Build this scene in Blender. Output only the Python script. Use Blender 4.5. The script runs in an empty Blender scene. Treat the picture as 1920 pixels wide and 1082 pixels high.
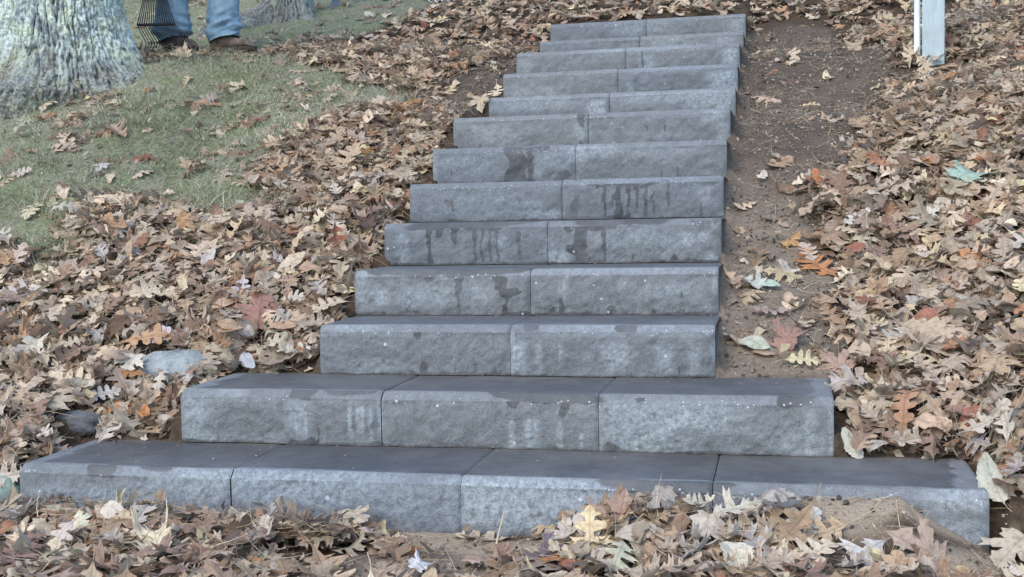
import bpy, bmesh, math, random
import numpy as np
from mathutils import Vector, Matrix

# ------------------------------------------------------------------ camera, world, sun, exposure
S = bpy.context.scene
COL = S.collection
CAMP = np.array([-0.1522, -2.7837, 0.7924])
FPX = 2237.9
YAW, PITCH, ROLL = math.radians(-12.651), math.radians(-3.5615), math.radians(-1.1584)
_fw = np.array([math.sin(YAW)*math.cos(PITCH), math.cos(YAW)*math.cos(PITCH), math.sin(PITCH)])
_r0 = np.array([math.cos(YAW), -math.sin(YAW), 0.0]); _u0 = np.cross(_r0, _fw)
_r = math.cos(ROLL)*_r0 + math.sin(ROLL)*_u0; _u = -math.sin(ROLL)*_r0 + math.cos(ROLL)*_u0
cam = bpy.data.cameras.new('camera'); co = bpy.data.objects.new('camera', cam); COL.objects.link(co)
cam.sensor_width = 36.0; cam.lens = 36.0*FPX/1920.0; cam.clip_start = 0.05; cam.clip_end = 2000
M = Matrix(((_r[0], _u[0], -_fw[0], CAMP[0]), (_r[1], _u[1], -_fw[1], CAMP[1]), (_r[2], _u[2], -_fw[2], CAMP[2]), (0, 0, 0, 1)))
co.matrix_world = M
S.camera = co

SUN_EL, SUN_AZ = math.radians(48), math.radians(205)     # compass azimuth, clockwise from +Y
W = bpy.data.worlds.new('World'); S.world = W; W.use_nodes = True
wn = W.node_tree; bg = wn.nodes['Background']
sky = wn.nodes.new('ShaderNodeTexSky'); sky.sky_type = 'NISHITA'; sky.sun_disc = False
sky.sun_elevation = SUN_EL; sky.sun_rotation = SUN_AZ; sky.air_density = 1.0; sky.dust_density = 1.0; sky.ozone_density = 1.0
wn.links.new(sky.outputs[0], bg.inputs['Color']); bg.inputs['Strength'].default_value = 0.15
sl = bpy.data.lights.new('sun', 'SUN'); sl.energy = 0.8; sl.angle = math.radians(28); sl.color = (1.0, 0.95, 0.88)
so = bpy.data.objects.new('sun', sl); COL.objects.link(so)
so.rotation_euler = (math.pi/2 - SUN_EL, 0, -SUN_AZ + math.pi)
sd = Vector((math.sin(SUN_AZ)*math.cos(SUN_EL), math.cos(SUN_AZ)*math.cos(SUN_EL), math.sin(SUN_EL)))
so.rotation_euler = sd.to_track_quat('Z', 'Y').to_euler()
S.view_settings.view_transform = 'Standard'; S.view_settings.look = 'None'
S.view_settings.gamma = 1.0; S.view_settings.use_curve_mapping = False
S.view_settings.exposure = 1.22

RNG = np.random.default_rng(7)
random.seed(7)

# ------------------------------------------------------------------ helpers
def _h(ix, iy, iz, seed):
    n = (ix.astype(np.int64)*73856093) ^ (iy.astype(np.int64)*19349663) ^ (iz.astype(np.int64)*83492791) ^ (seed*2654435)
    n = (n ^ (n >> 13)) & 0x7fffffff
    n = (n*1274126177 + 1013904223) & 0x7fffffff
    n = (n ^ (n >> 15)) & 0x7fffffff
    n = (n*668265263) & 0x7fffffff
    return (n >> 7 & 0xffff)/65535.0
def vnoise(x, y, z=0.0, seed=0):
    x, y, z = np.broadcast_arrays(np.asarray(x, float), np.asarray(y, float), np.asarray(z, float))
    fx, fy, fz = np.floor(x), np.floor(y), np.floor(z)
    ux, uy, uz = x-fx, y-fy, z-fz
    ux = ux*ux*(3-2*ux); uy = uy*uy*(3-2*uy); uz = uz*uz*(3-2*uz)
    r = 0
    for dx in (0, 1):
        for dy in (0, 1):
            for dz in (0, 1):
                w = (ux if dx else 1-ux)*(uy if dy else 1-uy)*(uz if dz else 1-uz)
                r = r + w*_h(fx+dx, fy+dy, fz+dz, seed)
    return r*2-1
def fbm(x, y, z=0.0, seed=0, octv=4, gain=0.5):
    a, r, s = 1.0, 0, 0
    for o in range(octv):
        r = r + a*vnoise(np.asarray(x)*2**o, np.asarray(y)*2**o, np.asarray(z)*2**o, seed+o*17); s += a; a *= gain
    return r/s
def sstep(a, b, x): t = np.clip((x-a)/(b-a), 0, 1); return t*t*(3-2*t)

def project(P):
    v = np.atleast_2d(P)-CAMP; d = v@_fw
    return 960+FPX*(v@_r)/d, 541-FPX*(v@_u)/d, d
def ray(px, py):
    v = _fw + _r*((px-960)/FPX) - _u*((py-541)/FPX); return v
def tag(o, label=None, cat=None, group=None, kind=None):
    if label: o['label'] = label
    if cat: o['category'] = cat
    if group: o['group'] = group
    if kind: o['kind'] = kind
    return o
def empty(name, loc, rz=0.0):
    o = bpy.data.objects.new(name, None); COL.objects.link(o); o.location = loc; o.rotation_euler = (0, 0, rz); return o
def link(name, me, mat=None, parent=None):
    o = bpy.data.objects.new(name, me); COL.objects.link(o)
    if mat and not me.materials: me.materials.append(mat)
    if parent: o.parent = parent
    return o
def npmesh(name, V, F, smooth=True, attrs=None, uv=None):
    """V (n,3), F (m,k) equal sized faces, attrs dict of per-vertex float / rgb arrays, uv per vertex"""
    V = np.asarray(V, np.float32); F = np.asarray(F, np.int32); k = F.shape[1]
    me = bpy.data.meshes.new(name)
    me.vertices.add(len(V)); me.vertices.foreach_set('co', V.ravel())
    me.loops.add(F.size); me.loops.foreach_set('vertex_index', F.ravel())
    me.polygons.add(len(F)); me.polygons.foreach_set('loop_start', np.arange(0, F.size, k, dtype=np.int32))
    me.polygons.foreach_set('loop_total', np.full(len(F), k, np.int32))
    me.polygons.foreach_set('use_smooth', np.full(len(F), smooth, bool))
    me.update(calc_edges=True)
    for n, a in (attrs or {}).items():
        a = np.asarray(a, np.float32)
        if a.ndim == 1:
            at = me.attributes.new(n, 'FLOAT', 'POINT'); at.data.foreach_set('value', a)
        else:
            at = me.attributes.new(n, 'FLOAT_COLOR', 'POINT')
            at.data.foreach_set('color', np.hstack([a[:, :3], np.ones((len(a), 1), np.float32)]).ravel())
    if uv is not None:
        u = me.uv_layers.new(name='UVMap'); u.data.foreach_set('uv', np.asarray(uv, np.float32)[F.ravel()].ravel())
    return me
def gridfaces(nu, nv, wrap=False):
    i, j = np.meshgrid(np.arange(nu-1 if not wrap else nu), np.arange(nv-1), indexing='ij')
    i = i.ravel(); j = j.ravel(); i2 = (i+1) % nu
    return np.stack([i*nv+j, i2*nv+j, i2*nv+j+1, i*nv+j+1], 1)
def tube_arrays(pts, rad, n=8, caps=True):
    pts = np.asarray(pts, float); rad = np.broadcast_to(rad, (len(pts),)); V = []; F = []
    t = np.gradient(pts, axis=0); t /= np.linalg.norm(t, axis=1)[:, None]+1e-9
    up = np.array([0, 0, 1.0]) if abs(t[0][2]) < .9 else np.array([1.0, 0, 0])
    for k in range(len(pts)):
        a = np.cross(t[k], up); a /= np.linalg.norm(a)+1e-9; b = np.cross(t[k], a)
        an = np.arange(n)/n*2*np.pi
        V.append(pts[k]+rad[k]*(np.cos(an)[:, None]*a+np.sin(an)[:, None]*b))
    V = np.concatenate(V)
    for k in range(len(pts)-1):
        for i in range(n):
            F.append((k*n+i, k*n+(i+1) % n, (k+1)*n+(i+1) % n, (k+1)*n+i))
    if caps:
        for k in (0, len(pts)-1):
            c = len(V); V = np.vstack([V, pts[k]])
            for i in range(n): F.append((c, k*n+i, k*n+(i+1) % n, k*n+(i+1) % n))
    return V, F
def pymesh(name, V, F, smooth=True):
    me = bpy.data.meshes.new(name)
    F = [tuple(dict.fromkeys(int(q) for q in f)) for f in F]
    me.from_pydata([tuple(v) for v in np.asarray(V, float)], [], F)
    me.polygons.foreach_set('use_smooth', [smooth]*len(F)); me.update(); return me
def tube(name, pts, rad, mat, parent=None, n=8, origin=None):
    V, F = tube_arrays(pts, rad, n)
    return link(name, pymesh(name, V, F), mat, parent)
def boxmesh(name, lo, hi, bev=0.004, mat=None, parent=None):
    bm = bmesh.new(); bmesh.ops.create_cube(bm, size=1)
    for v in bm.verts:
        v.co = Vector([lo[i] + (v.co[i]+.5)*(hi[i]-lo[i]) for i in range(3)])
    if bev: bmesh.ops.bevel(bm, geom=bm.edges[:], offset=bev, segments=2, profile=.6, affect='EDGES')
    me = bpy.data.meshes.new(name); bm.to_mesh(me); bm.free(); return link(name, me, mat, parent)

# ---- node helpers
def mat_new(name, rough=0.85, spec=0.3):
    m = bpy.data.materials.new(name); m.use_nodes = True; nt = m.node_tree
    b = nt.nodes['Principled BSDF']; b.inputs['Roughness'].default_value = rough
    b.inputs['Specular IOR Level'].default_value = spec
    return m, nt, b
def N(nt, t, **kw):
    n = nt.nodes.new(t)
    for k, v in kw.items():
        if k.startswith('i_'): n.inputs[k[2:].replace('_', ' ')].default_value = v
        else: setattr(n, k, v)
    return n
def noise(nt, vec, scale, detail=4, rough=.55, dist=0.0):
    n = N(nt, 'ShaderNodeTexNoise'); n.inputs['Scale'].default_value = scale; n.inputs['Detail'].default_value = detail
    n.inputs['Roughness'].default_value = rough; n.inputs['Distortion'].default_value = dist
    if vec is not None: nt.links.new(vec, n.inputs['Vector'])
    return n.outputs['Fac']
def ramp(nt, fac, stops, interp='LINEAR'):
    r = N(nt, 'ShaderNodeValToRGB'); cr = r.color_ramp; cr.interpolation = interp
    while len(cr.elements) < len(stops): cr.elements.new(0.5)
    for e, (p, c) in zip(cr.elements, stops):
        e.position = p; e.color = (c, c, c, 1) if isinstance(c, (int, float)) else (*c, 1)
    nt.links.new(fac, r.inputs['Fac']); return r.outputs['Color']
def mix(nt, fac, a, b, mode='MIX'):
    n = N(nt, 'ShaderNodeMix', data_type='RGBA', blend_type=mode)
    for s, v in ((n.inputs[0], fac), (n.inputs[6], a), (n.inputs[7], b)):
        if isinstance(v, bpy.types.NodeSocket): nt.links.new(v, s)
        elif isinstance(v, (int, float)) and s != n.inputs[0]: s.default_value = (v, v, v, 1)
        elif isinstance(v, tuple): s.default_value = (*v, 1)
        else: s.default_value = v
    return n.outputs[2]
def mth(nt, op, a, b=0.0, clamp=False):
    n = N(nt, 'ShaderNodeMath', operation=op, use_clamp=clamp)
    for s, v in ((n.inputs[0], a), (n.inputs[1], b)):
        if isinstance(v, bpy.types.NodeSocket): nt.links.new(v, s)
        else: s.default_value = v
    return n.outputs[0]
def attr(nt, name):
    a = N(nt, 'ShaderNodeAttribute', attribute_name=name); return a
def bump(nt, b, h, strength=.5, dist=.003, prev=None):
    n = N(nt, 'ShaderNodeBump'); n.inputs['Strength'].default_value = strength; n.inputs['Distance'].default_value = dist
    nt.links.new(h, n.inputs['Height'])
    if prev is not None: nt.links.new(prev, n.inputs['Normal'])
    nt.links.new(n.outputs[0], b.inputs['Normal']); return n.outputs[0]
def objco(nt): return N(nt, 'ShaderNodeTexCoord').outputs['Object']
def geoco(nt): return N(nt, 'ShaderNodeNewGeometry').outputs['Position']
def scaled(nt, vec, s):
    n = N(nt, 'ShaderNodeMapping'); n.inputs['Scale'].default_value = s; nt.links.new(vec, n.inputs['Vector']); return n.outputs[0]

# ------------------------------------------------------------------ stair layout (metres)
RH = 0.1532; BW = 0.61; CH = 0.021
YS = [0, 0.0, 0.350]; TY = [.350, .342, .342, .338, .336, .335, .690, .333, .334, .671, .336]
for t in TY: YS.append(YS[-1]+t)
XL = {1: -2.138, 2: -1.847, 3: -1.554, 4: -1.560, 5: -1.565, 6: -1.571, 7: -1.572, 8: -1.570, 9: -1.571, 10: -1.571, 11: -1.570, 12: -1.568, 13: -1.563}
NB = {k: (4 if k == 1 else 3 if k == 2 else 2) for k in range(1, 14)}
XR = {k: XL[k]+NB[k]*BW for k in XL}
YEND = YS[13]+.40

# ------------------------------------------------------------------ terrain
_ny = [-60, -8, -1.2, -.35, -.03]; _nz = [-3.0, -.35, -.03, .0, .015]
for k in range(1, 14): _ny.append(YS[k]+(.10 if k == 1 else .20)); _nz.append(k*RH-.022)
_ny[5] = 0.06
_ny += [5.6, 6.4, 8.0, 12.0, 30, 80, 400]; _nz += [2.25, 2.52, 3.05, 4.3, 9.5, 22, 60]
_ny = np.array(_ny); _nz = np.array(_nz)
def steptop(y):
    z = np.full(np.shape(y), -9.0)
    for k in range(1, 14): z = np.where(y >= YS[k], k*RH, z)
    return z
def bump2(x, y, cx, cy, sx, sy, h, rot=0.0):
    c, s = math.cos(rot), math.sin(rot); u = (x-cx)*c+(y-cy)*s; v = -(x-cx)*s+(y-cy)*c
    return h*np.exp(-(u/sx)**2-(v/sy)**2)
def sandheap(x, y):
    w = np.interp(x+.02*vnoise(y*9, 3.0, 0, 2), [-.30, -.10, .10, .19, .30], [0, .9, 1, .48, .0])
    return (.124+.010*fbm(x*13, y*13, 0, 64, 3))*w*np.exp(-(np.minimum(y+.02, 0)/.17)**2)*(y < .3)
def terrain(x, y, detail=True):
    x = np.asarray(x, float); y = np.asarray(y, float)
    z = (np.interp(y, _ny, _nz)+np.interp(y-.12, _ny, _nz)+np.interp(y+.12, _ny, _nz))/3
    z = np.where(y < .1, np.interp(y, _ny, _nz), z)
    inner = sstep(.0, .5, y)
    side = np.where(x > -.95, sstep(-.36, -.30, x)*(1-sstep(.1, .9, x)), 0)
    z = z - .05*side*inner*sstep(.2, .6, y)                       # soil strip beside the right ends sits lower
    z = z + .10*sstep(-.2, 2.2, x)*inner                          # bank to the right
    z = z + bump2(x, y, -3.9, 3.5, 1.5, 1.1, .185)                 # grassy hump under the tree
    z = z + bump2(x, y, -3.55, 3.32, .5, .38, .095)
    z = z - bump2(x, y, -2.1, 4.4, .8, .7, .03) + .055*sstep(-2.0, -2.8, x)*fbm(x*2.5, y*2.5, 0, 88, 3)*sstep(1.2, 1.8, y)
    # heaps in front of the lowest step
    z = z + bump2(x, y, -.42, -.10, .22, .13, .085) + bump2(x, y, -1.75, -.20, .42, .10, .035)
    z = z + sandheap(x, y)
    front = (x > XL[1]-.04) & (x < XR[1]+.03) & (y < .06) & (y > -.12)
    zf = .008+bump2(x, y, -.42, -.10, .22, .13, .085)+bump2(x, y, -1.75, -.20, .42, .10, .030)+sandheap(x, y)
    z = np.where(front, np.minimum(z, zf), z)
    if detail:
        far = sstep(6, 12, np.abs(x+1)) + sstep(8, 14, y)
        z = z + .014*sstep(-.3, .1, y)*fbm(x*2.2, y*2.2, 0, 3, 4)+.035*fbm(x*.6, y*.6, 0, 9, 2)*inner + .5*far*fbm(x*.12, y*.12, 0, 4, 3)
    # keep clear of the treads
    top = steptop(y)
    dist = np.full(np.shape(z), 9.0); inside = np.zeros(np.shape(z), bool)
    for k in range(1, 14):
        y1 = YS[k+1] if k < 13 else YEND
        m = (y >= YS[k]-.0) & (y < y1)
        d = np.maximum(XL[k]-x, x-XR[k])
        dist = np.where(m, d, dist)
    z = np.where((dist < .07) & (dist > -9), np.minimum(z, top-.012), z)
    for k in (1, 2):
        m = (y >= YS[k+1]-.01) & (y < YS[k+1]+.6) & (x > XL[k]-.05) & (x < XR[k]+.05) & ((x < XL[k+1]-.03) | (x > XR[k+1]+.03))
        z = np.where(m, np.minimum(z, k*RH-.012+.55*(y-YS[k+1])), z)
    ins = (dist < -.03) & (y > .03) & (y < YEND-.02)
    z = np.where(ins, top-.30, z)
    return z
def hit(px, py, lift=0.0):
    v = ray(px, py); t = np.arange(2.0, 13, .014); P = CAMP+t[:, None]*v
    g = P[:, 2]-(terrain(P[:, 0], P[:, 1])+lift)
    # ignore the pushed-down footprint of the stairs
    i = np.argmax(g < 0) if (g < 0).any() else len(t)-1
    return P[i]
def wpoly(pts):
    out = []
    for i in range(len(pts)):
        a = np.array(pts[i], float); b = np.array(pts[(i+1) % len(pts)], float)
        n = max(1, int(np.linalg.norm(b-a)/60))
        for k in range(n):
            p = a+(b-a)*k/n; out.append(hit(p[0], p[1])[:2])
    return np.array(out)
def sdpoly(x, y, poly):
    """signed distance, negative inside"""
    x = np.asarray(x, float); y = np.asarray(y, float); d = np.full(x.shape, 1e9); ins = np.zeros(x.shape, bool)
    for i in range(len(poly)):
        ax, ay = poly[i]; bx, by = poly[(i+1) % len(poly)]
        ex, ey = bx-ax, by-ay; wx, wy = x-ax, y-ay
        t = np.clip((wx*ex+wy*ey)/(ex*ex+ey*ey+1e-12), 0, 1)
        d = np.minimum(d, np.hypot(wx-t*ex, wy-t*ey))
        c = ((ay > y) != (by > y)) & (x < (bx-ax)*(y-ay)/(by-ay+1e-12)+ax); ins ^= c
    return np.where(ins, -d, d)

# ground-cover outlines traced off the photograph and cast on to the terrain
P_GRASS = wpoly([(-200, 250), (20, 200), (270, 112), (400, 108), (480, 112), (560, 118), (640, 150), (760, 178), (800, 195), (760, 208), (660, 205), (600, 225), (520, 265), (455, 320), (470, 370), (520, 392),
                 (430, 402), (340, 385), (260, 372), (190, 368), (130, 400), (110, 440), (130, 490), (90, 520), (20, 440), (-40, 500), (-250, 560)])
P_GRASS2 = wpoly([(200, -40), (460, -60), (820, -60), (800, 15), (735, 45), (690, 60), (600, 72), (520, 98), (500, 103), (400, 106), (300, 106), (200, 100)])
P_SOILR = wpoly([(1392, 58), (1470, 48), (1550, 56), (1590, 84), (1662, 108), (1655, 160), (1620, 205), (1600, 262), (1545, 310), (1520, 350), (1490, 400), (1540, 450), (1560, 520), (1530, 560), (1545, 640), (1560, 700),
                 (1340, 706), (1350, 500), (1365, 300), (1385, 120)])
P_SOILL = wpoly([(965, 112), (975, 130), (925, 200), (915, 215), (880, 212), (850, 215), (835, 190), (850, 150), (905, 130)])
P_SANDF = np.array([(-.11, .0), (.02, .02), (.20, .0), (.34, -.02), (.42, -.20), (.30, -.30), (.14, -.22), (.04, -.17), (-.08, -.12)])
P_SANDM = np.vstack([[(-.70, .02), (-1.25, .02)], wpoly([(750, 1004), (770, 1022), (820, 1034), (900, 1046), (990, 1044), (1050, 1020)])])
P_SANDF = np.vstack([[(.34, .0), (-.10, .0)], wpoly([(1540, 985), (1590, 1016), (1690, 1020), (1730, 1050), (1800, 1090), (1880, 1090), (1880, 1045)])])
P_SOILB = wpoly([(560, 1066), (760, 1048), (940, 1052), (960, 1100), (560, 1100)])

def masks(x, y):
    n = .05*fbm(x*5, y*5, 0, 21, 4)
    g = np.minimum(sdpoly(x, y, P_GRASS), sdpoly(x, y, P_GRASS2))+n
    so = np.minimum(np.minimum(sdpoly(x, y, P_SOILR), sdpoly(x, y, P_SOILL)), sdpoly(x, y, P_SOILB))+n
    sa = np.minimum(sdpoly(x, y, P_SANDF), sdpoly(x, y, P_SANDM))+n*.5
    return g, so, sa

def visible(x, y, z, mg=170):
    px, py, d = project(np.stack([x, y, z], 1)); return (px > -mg) & (px < 1920+mg) & (py > -mg) & (py < 1082+mg) & (d > .5)
def axis(lo, hi, step, outlo, outhi):
    c = list(np.arange(lo, hi+1e-6, step)); s = step; v = hi
    while v < outhi: s *= 1.35; v += s; c.append(v)
    s = step; v = lo; pre = []
    while v > outlo: s *= 1.35; v -= s; pre.append(v)
    return np.array(pre[::-1]+c)
def build_ground():
    xs = axis(-4.6, 2.6, .022, -300, 300); ys = axis(-.9, 7.0, .022, -120, 400)
    X, Y = np.meshgrid(xs, ys, indexing='ij'); x = X.ravel(); y = Y.ravel()
    z = terrain(x, y)
    g, so, sa = masks(x, y)
    near = (1-sstep(3, 6, np.abs(x+1)))
    soilw = 1-sstep(-.03, .05, so); sandw = 1-sstep(-.02, .03, sa); grw = 1-sstep(-.04, .08, g)
    rough = .010*fbm(x*14, y*14, 0, 31, 3)*near
    outside = z > steptop(y)-.25
    z = z+np.where(outside, rough*(.4+.8*soilw)*(1-.7*sandw), 0)
    # hollows and tyre-like scrapes in the bare soil
    z = z+np.where(outside, -.02*soilw*np.clip(fbm(x*4, y*4, 0, 77, 3), 0, 1), 0)
    me = npmesh('ground', np.stack([x, y, z], 1), gridfaces(len(xs), len(ys)), True, {'soil': soilw, 'sand': sandw, 'green': grw, 'farther': 1-visible(x, y, z, 130).astype(float)*(y < 6.9), 'sandy': 1-sstep(1.5, 2.5, y+.25*fbm(x*3, y*3, 0, 66, 3))})
    m, nt, b = mat_new('ground_soil', .95, .1)
    P = geoco(nt)
    n1 = noise(nt, P, 9, 6, .65); n2 = noise(nt, P, 60, 6, .7); n3 = noise(nt, P, 320, 3, .6)
    humus = mix(nt, ramp(nt, n2, [(.35, 0.0), (.7, 1.0)]), (.045, .032, .022), (.13, .095, .065))
    lv = N(nt, 'ShaderNodeTexVoronoi'); lv.inputs['Scale'].default_value = 19; dn = N(nt, 'ShaderNodeTexNoise'); dn.inputs['Scale'].default_value = 22; dn.inputs['Detail'].default_value = 4; nt.links.new(P, dn.inputs['Vector']); dm = N(nt, 'ShaderNodeVectorMath', operation='SCALE'); nt.links.new(dn.outputs['Color'], dm.inputs[0]); dm.inputs[3].default_value = .16; da = N(nt, 'ShaderNodeVectorMath', operation='ADD'); nt.links.new(dm.outputs[0], da.inputs[0]); nt.links.new(P, da.inputs[1]); nt.links.new(da.outputs[0], lv.inputs['Vector'])
    lc = N(nt, 'ShaderNodeSeparateColor'); nt.links.new(lv.outputs['Color'], lc.inputs[0])
    far_leaf = ramp(nt, lc.outputs[0], [(.0, (.10, .075, .055)), (.3, (.22, .16, .11)), (.6, (.36, .28, .20)), (1.0, (.50, .43, .33))])
    far_leaf = mix(nt, ramp(nt, lv.outputs['Distance'], [(.5, 0.0), (.75, .8)]), far_leaf, (.06, .045, .035))
    humus = mix(nt, attr(nt, 'farther').outputs['Fac'], humus, far_leaf)
    soil = mix(nt, ramp(nt, n1, [(.38, 0.0), (.62, 1.0)]), (.052, .044, .038), (.140, .112, .087))
    soil = mix(nt, ramp(nt, n2, [(.42, 0.0), (.72, .8)]), soil, (.17, .135, .10))
    soil = mix(nt, ramp(nt, noise(nt, P, 2.2, 5, .6), [(.44, .75), (.56, 0.0)]), soil, (.045, .040, .037))
    soil = mix(nt, .45, soil, ramp(nt, n3, [(.3, (.05, .04, .03)), (.5, (.15, .12, .09)), (.72, (.34, .27, .2))]))
    soil = mix(nt, mth(nt, 'MULTIPLY', attr(nt, 'sandy').outputs['Fac'], ramp(nt, n2, [(.3, .25), (.6, .85)])), soil, mix(nt, n3, (.17, .14, .105), (.42, .34, .255)))
    sand = ramp(nt, n3, [(.25, (.20, .155, .115)), (.48, (.42, .33, .235)), (.72, (.62, .52, .40))])
    sand = mix(nt, ramp(nt, noise(nt, P, 130, 4, .7), [(.36, .8), (.5, 0.0)]), sand, (.17, .13, .095))
    sand = mix(nt, .35, sand, mix(nt, n1, (.32, .245, .17), (.48, .39, .285)), 'MIX')
    green = mix(nt, ramp(nt, n1, [(.4, 0.0), (.62, 1.0)]), (.20, .20, .135), (.15, .19, .085))
    green = mix(nt, ramp(nt, n2, [(.45, 0.0), (.65, .8)]), green, (.36, .34, .26))
    c = mix(nt, attr(nt, 'green').outputs['Fac'], humus, green)
    c = mix(nt, attr(nt, 'soil').outputs['Fac'], c, soil)
    c = mix(nt, attr(nt, 'sand').outputs['Fac'], c, sand)
    nt.links.new(c, b.inputs['Base Color'])
    h = mth(nt, 'ADD', mth(nt, 'MULTIPLY', n2, 1.0), mth(nt, 'MULTIPLY', n3, .6))
    bump(nt, b, h, .9, .008)
    o = link('ground', me, m); tag(o, 'brown leaf-strewn hillside soil around the steps', kind='structure')
    return o
build_ground()

# ------------------------------------------------------------------ stone blocks
def stone_material():
    m, nt, b = mat_new('cast_stone', .86, .25)
    P = geoco(nt)
    oi = N(nt, 'ShaderNodeObjectInfo')
    big = noise(nt, P, 5, 5, .6); mid = noise(nt, P, 28, 5, .65); fine = noise(nt, P, 260, 3, .7)
    face = mix(nt, ramp(nt, mid, [(.3, 0.0), (.72, 1.0)]), (.147, .159, .165), (.220, .238, .248))
    face = mix(nt, ramp(nt, fine, [(.33, .9), (.47, 0.0)]), face, (.085, .088, .09))
    face = mix(nt, ramp(nt, noise(nt, P, 110, 4, .65), [(.36, .4), (.5, 0.0)]), face, (.13, .132, .132))
    face = mix(nt, ramp(nt, fine, [(.6, 0.0), (.78, .55)]), face, (.42, .42, .42))
    # efflorescence bloom
    wa = attr(nt, 'bloom').outputs['Fac']
    wn_ = mth(nt, 'MULTIPLY', wa, ramp(nt, noise(nt, P, 75, 6, .75), [(.38, .05), (.62, 1.0)]))
    face = mix(nt, mth(nt, 'MULTIPLY', wn_, .75), face, (.43, .49, .52))
    # damp marks: ragged edged
    we = attr(nt, 'wet').outputs['Fac']
    wv = mth(nt, 'ADD', we, mth(nt, 'MULTIPLY', mth(nt, 'SUBTRACT', noise(nt, P, 70, 5, .7), .5), .65))
    wm = ramp(nt, wv, [(.40, 0.0), (.66, 1.0)])
    wetc = mix(nt, ramp(nt, mid, [(.3, 0.0), (.7, 1.0)]), (.064, .068, .070), (.094, .100, .102))
    wetc = mix(nt, ramp(nt, fine, [(.58, 0.0), (.74, .6)]), wetc, (.21, .215, .215))
    wetc = mix(nt, ramp(nt, big, [(.42, 0.0), (.66, .55)]), wetc, (.165, .17, .17))
    wetc = mix(nt, ramp(nt, noise(nt, P, 150, 4, .7), [(.34, .7), (.42, 0.0)]), wetc, (.05, .05, .05))
    c = mix(nt, wm, face, wetc)
    # brown dust in corners
    c = mix(nt, mth(nt, 'MULTIPLY', attr(nt, 'dust').outputs['Fac'], ramp(nt, noise(nt, P, 55, 5, .7), [(.45, 0.0), (.68, .8)])), c, (.20, .155, .11))
    # pale mineral specks
    v = N(nt, 'ShaderNodeTexVoronoi'); v.inputs['Scale'].default_value = 42; v.inputs['Randomness'].default_value = 1
    dist = N(nt, 'ShaderNodeVectorMath', operation='ADD'); nt.links.new(P, dist.inputs[0])
    nt.links.new(dist.outputs[0], v.inputs['Vector'])
    sel = N(nt, 'ShaderNodeSeparateColor'); nt.links.new(v.outputs['Color'], sel.inputs[0])
    size = mth(nt, 'MULTIPLY', mth(nt, 'GREATER_THAN', sel.outputs[0], .91), mth(nt, 'ADD', mth(nt, 'MULTIPLY', sel.outputs[1], .20), .14))
    size = mth(nt, 'MULTIPLY', size, attr(nt, 'speck').outputs['Fac'])
    sp = mth(nt, 'LESS_THAN', mth(nt, 'ADD', v.outputs['Distance'], mth(nt, 'MULTIPLY', noise(nt, P, 420, 2, .6), .22)), mth(nt, 'ADD', size, .0))
    v2 = N(nt, 'ShaderNodeTexVoronoi'); v2.inputs['Scale'].default_value = 120; nt.links.new(P, v2.inputs['Vector'])
    sel2 = N(nt, 'ShaderNodeSeparateColor'); nt.links.new(v2.outputs['Color'], sel2.inputs[0])
    thr = mth(nt, 'SUBTRACT', 1.0, mth(nt, 'MULTIPLY', attr(nt, 'lip').outputs['Fac'], .36))
    sp2 = mth(nt, 'MULTIPLY', mth(nt, 'GREATER_THAN', sel2.outputs[0], thr), mth(nt, 'LESS_THAN', v2.outputs['Distance'], .28))
    c = mix(nt, mth(nt, 'MAXIMUM', sp, sp2), c, (.48, .52, .54))
    # each block a touch different
    tint = mix(nt, oi.outputs['Random'], (.92, .93, .96), (1.06, 1.04, 1.02))
    c = mix(nt, 1.0, c, tint, 'MULTIPLY')
    nt.links.new(c, b.inputs['Base Color'])
    r = mix(nt, wm, .9, .48); nt.links.new(r, b.inputs['Roughness'])
    rs = attr(nt, 'rough').outputs['Fac']
    h = mth(nt, 'ADD', mth(nt, 'MULTIPLY', mid, 1.4), mth(nt, 'MULTIPLY', fine, .5))
    h = mth(nt, 'MULTIPLY', mth(nt, 'SUBTRACT', h, .95), mth(nt, 'ADD', mth(nt, 'MULTIPLY', rs, .9), .1))
    bump(nt, b, h, .75, .007)
    return m
STONE = stone_material()

# joints in photo pixels for each step, used to turn streak positions into block coordinates
JX = {1: [37, 430, 862, 1335, 1855], 2: [339, 715, 1120, 1566], 3: [598, 955, 1344], 4: [664, 992, 1350], 5: [721, 1025, 1355], 6: [769, 1052, 1361], 7: [812, 1077, 1367],
      8: [850, 1100, 1374], 9: [918, 1141, 1381], 10: [944, 1157, 1385], 11: [969, 1171, 1390], 12: [1014, 1198, 1394], 13: [1034, 1211, 1398]}
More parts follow.
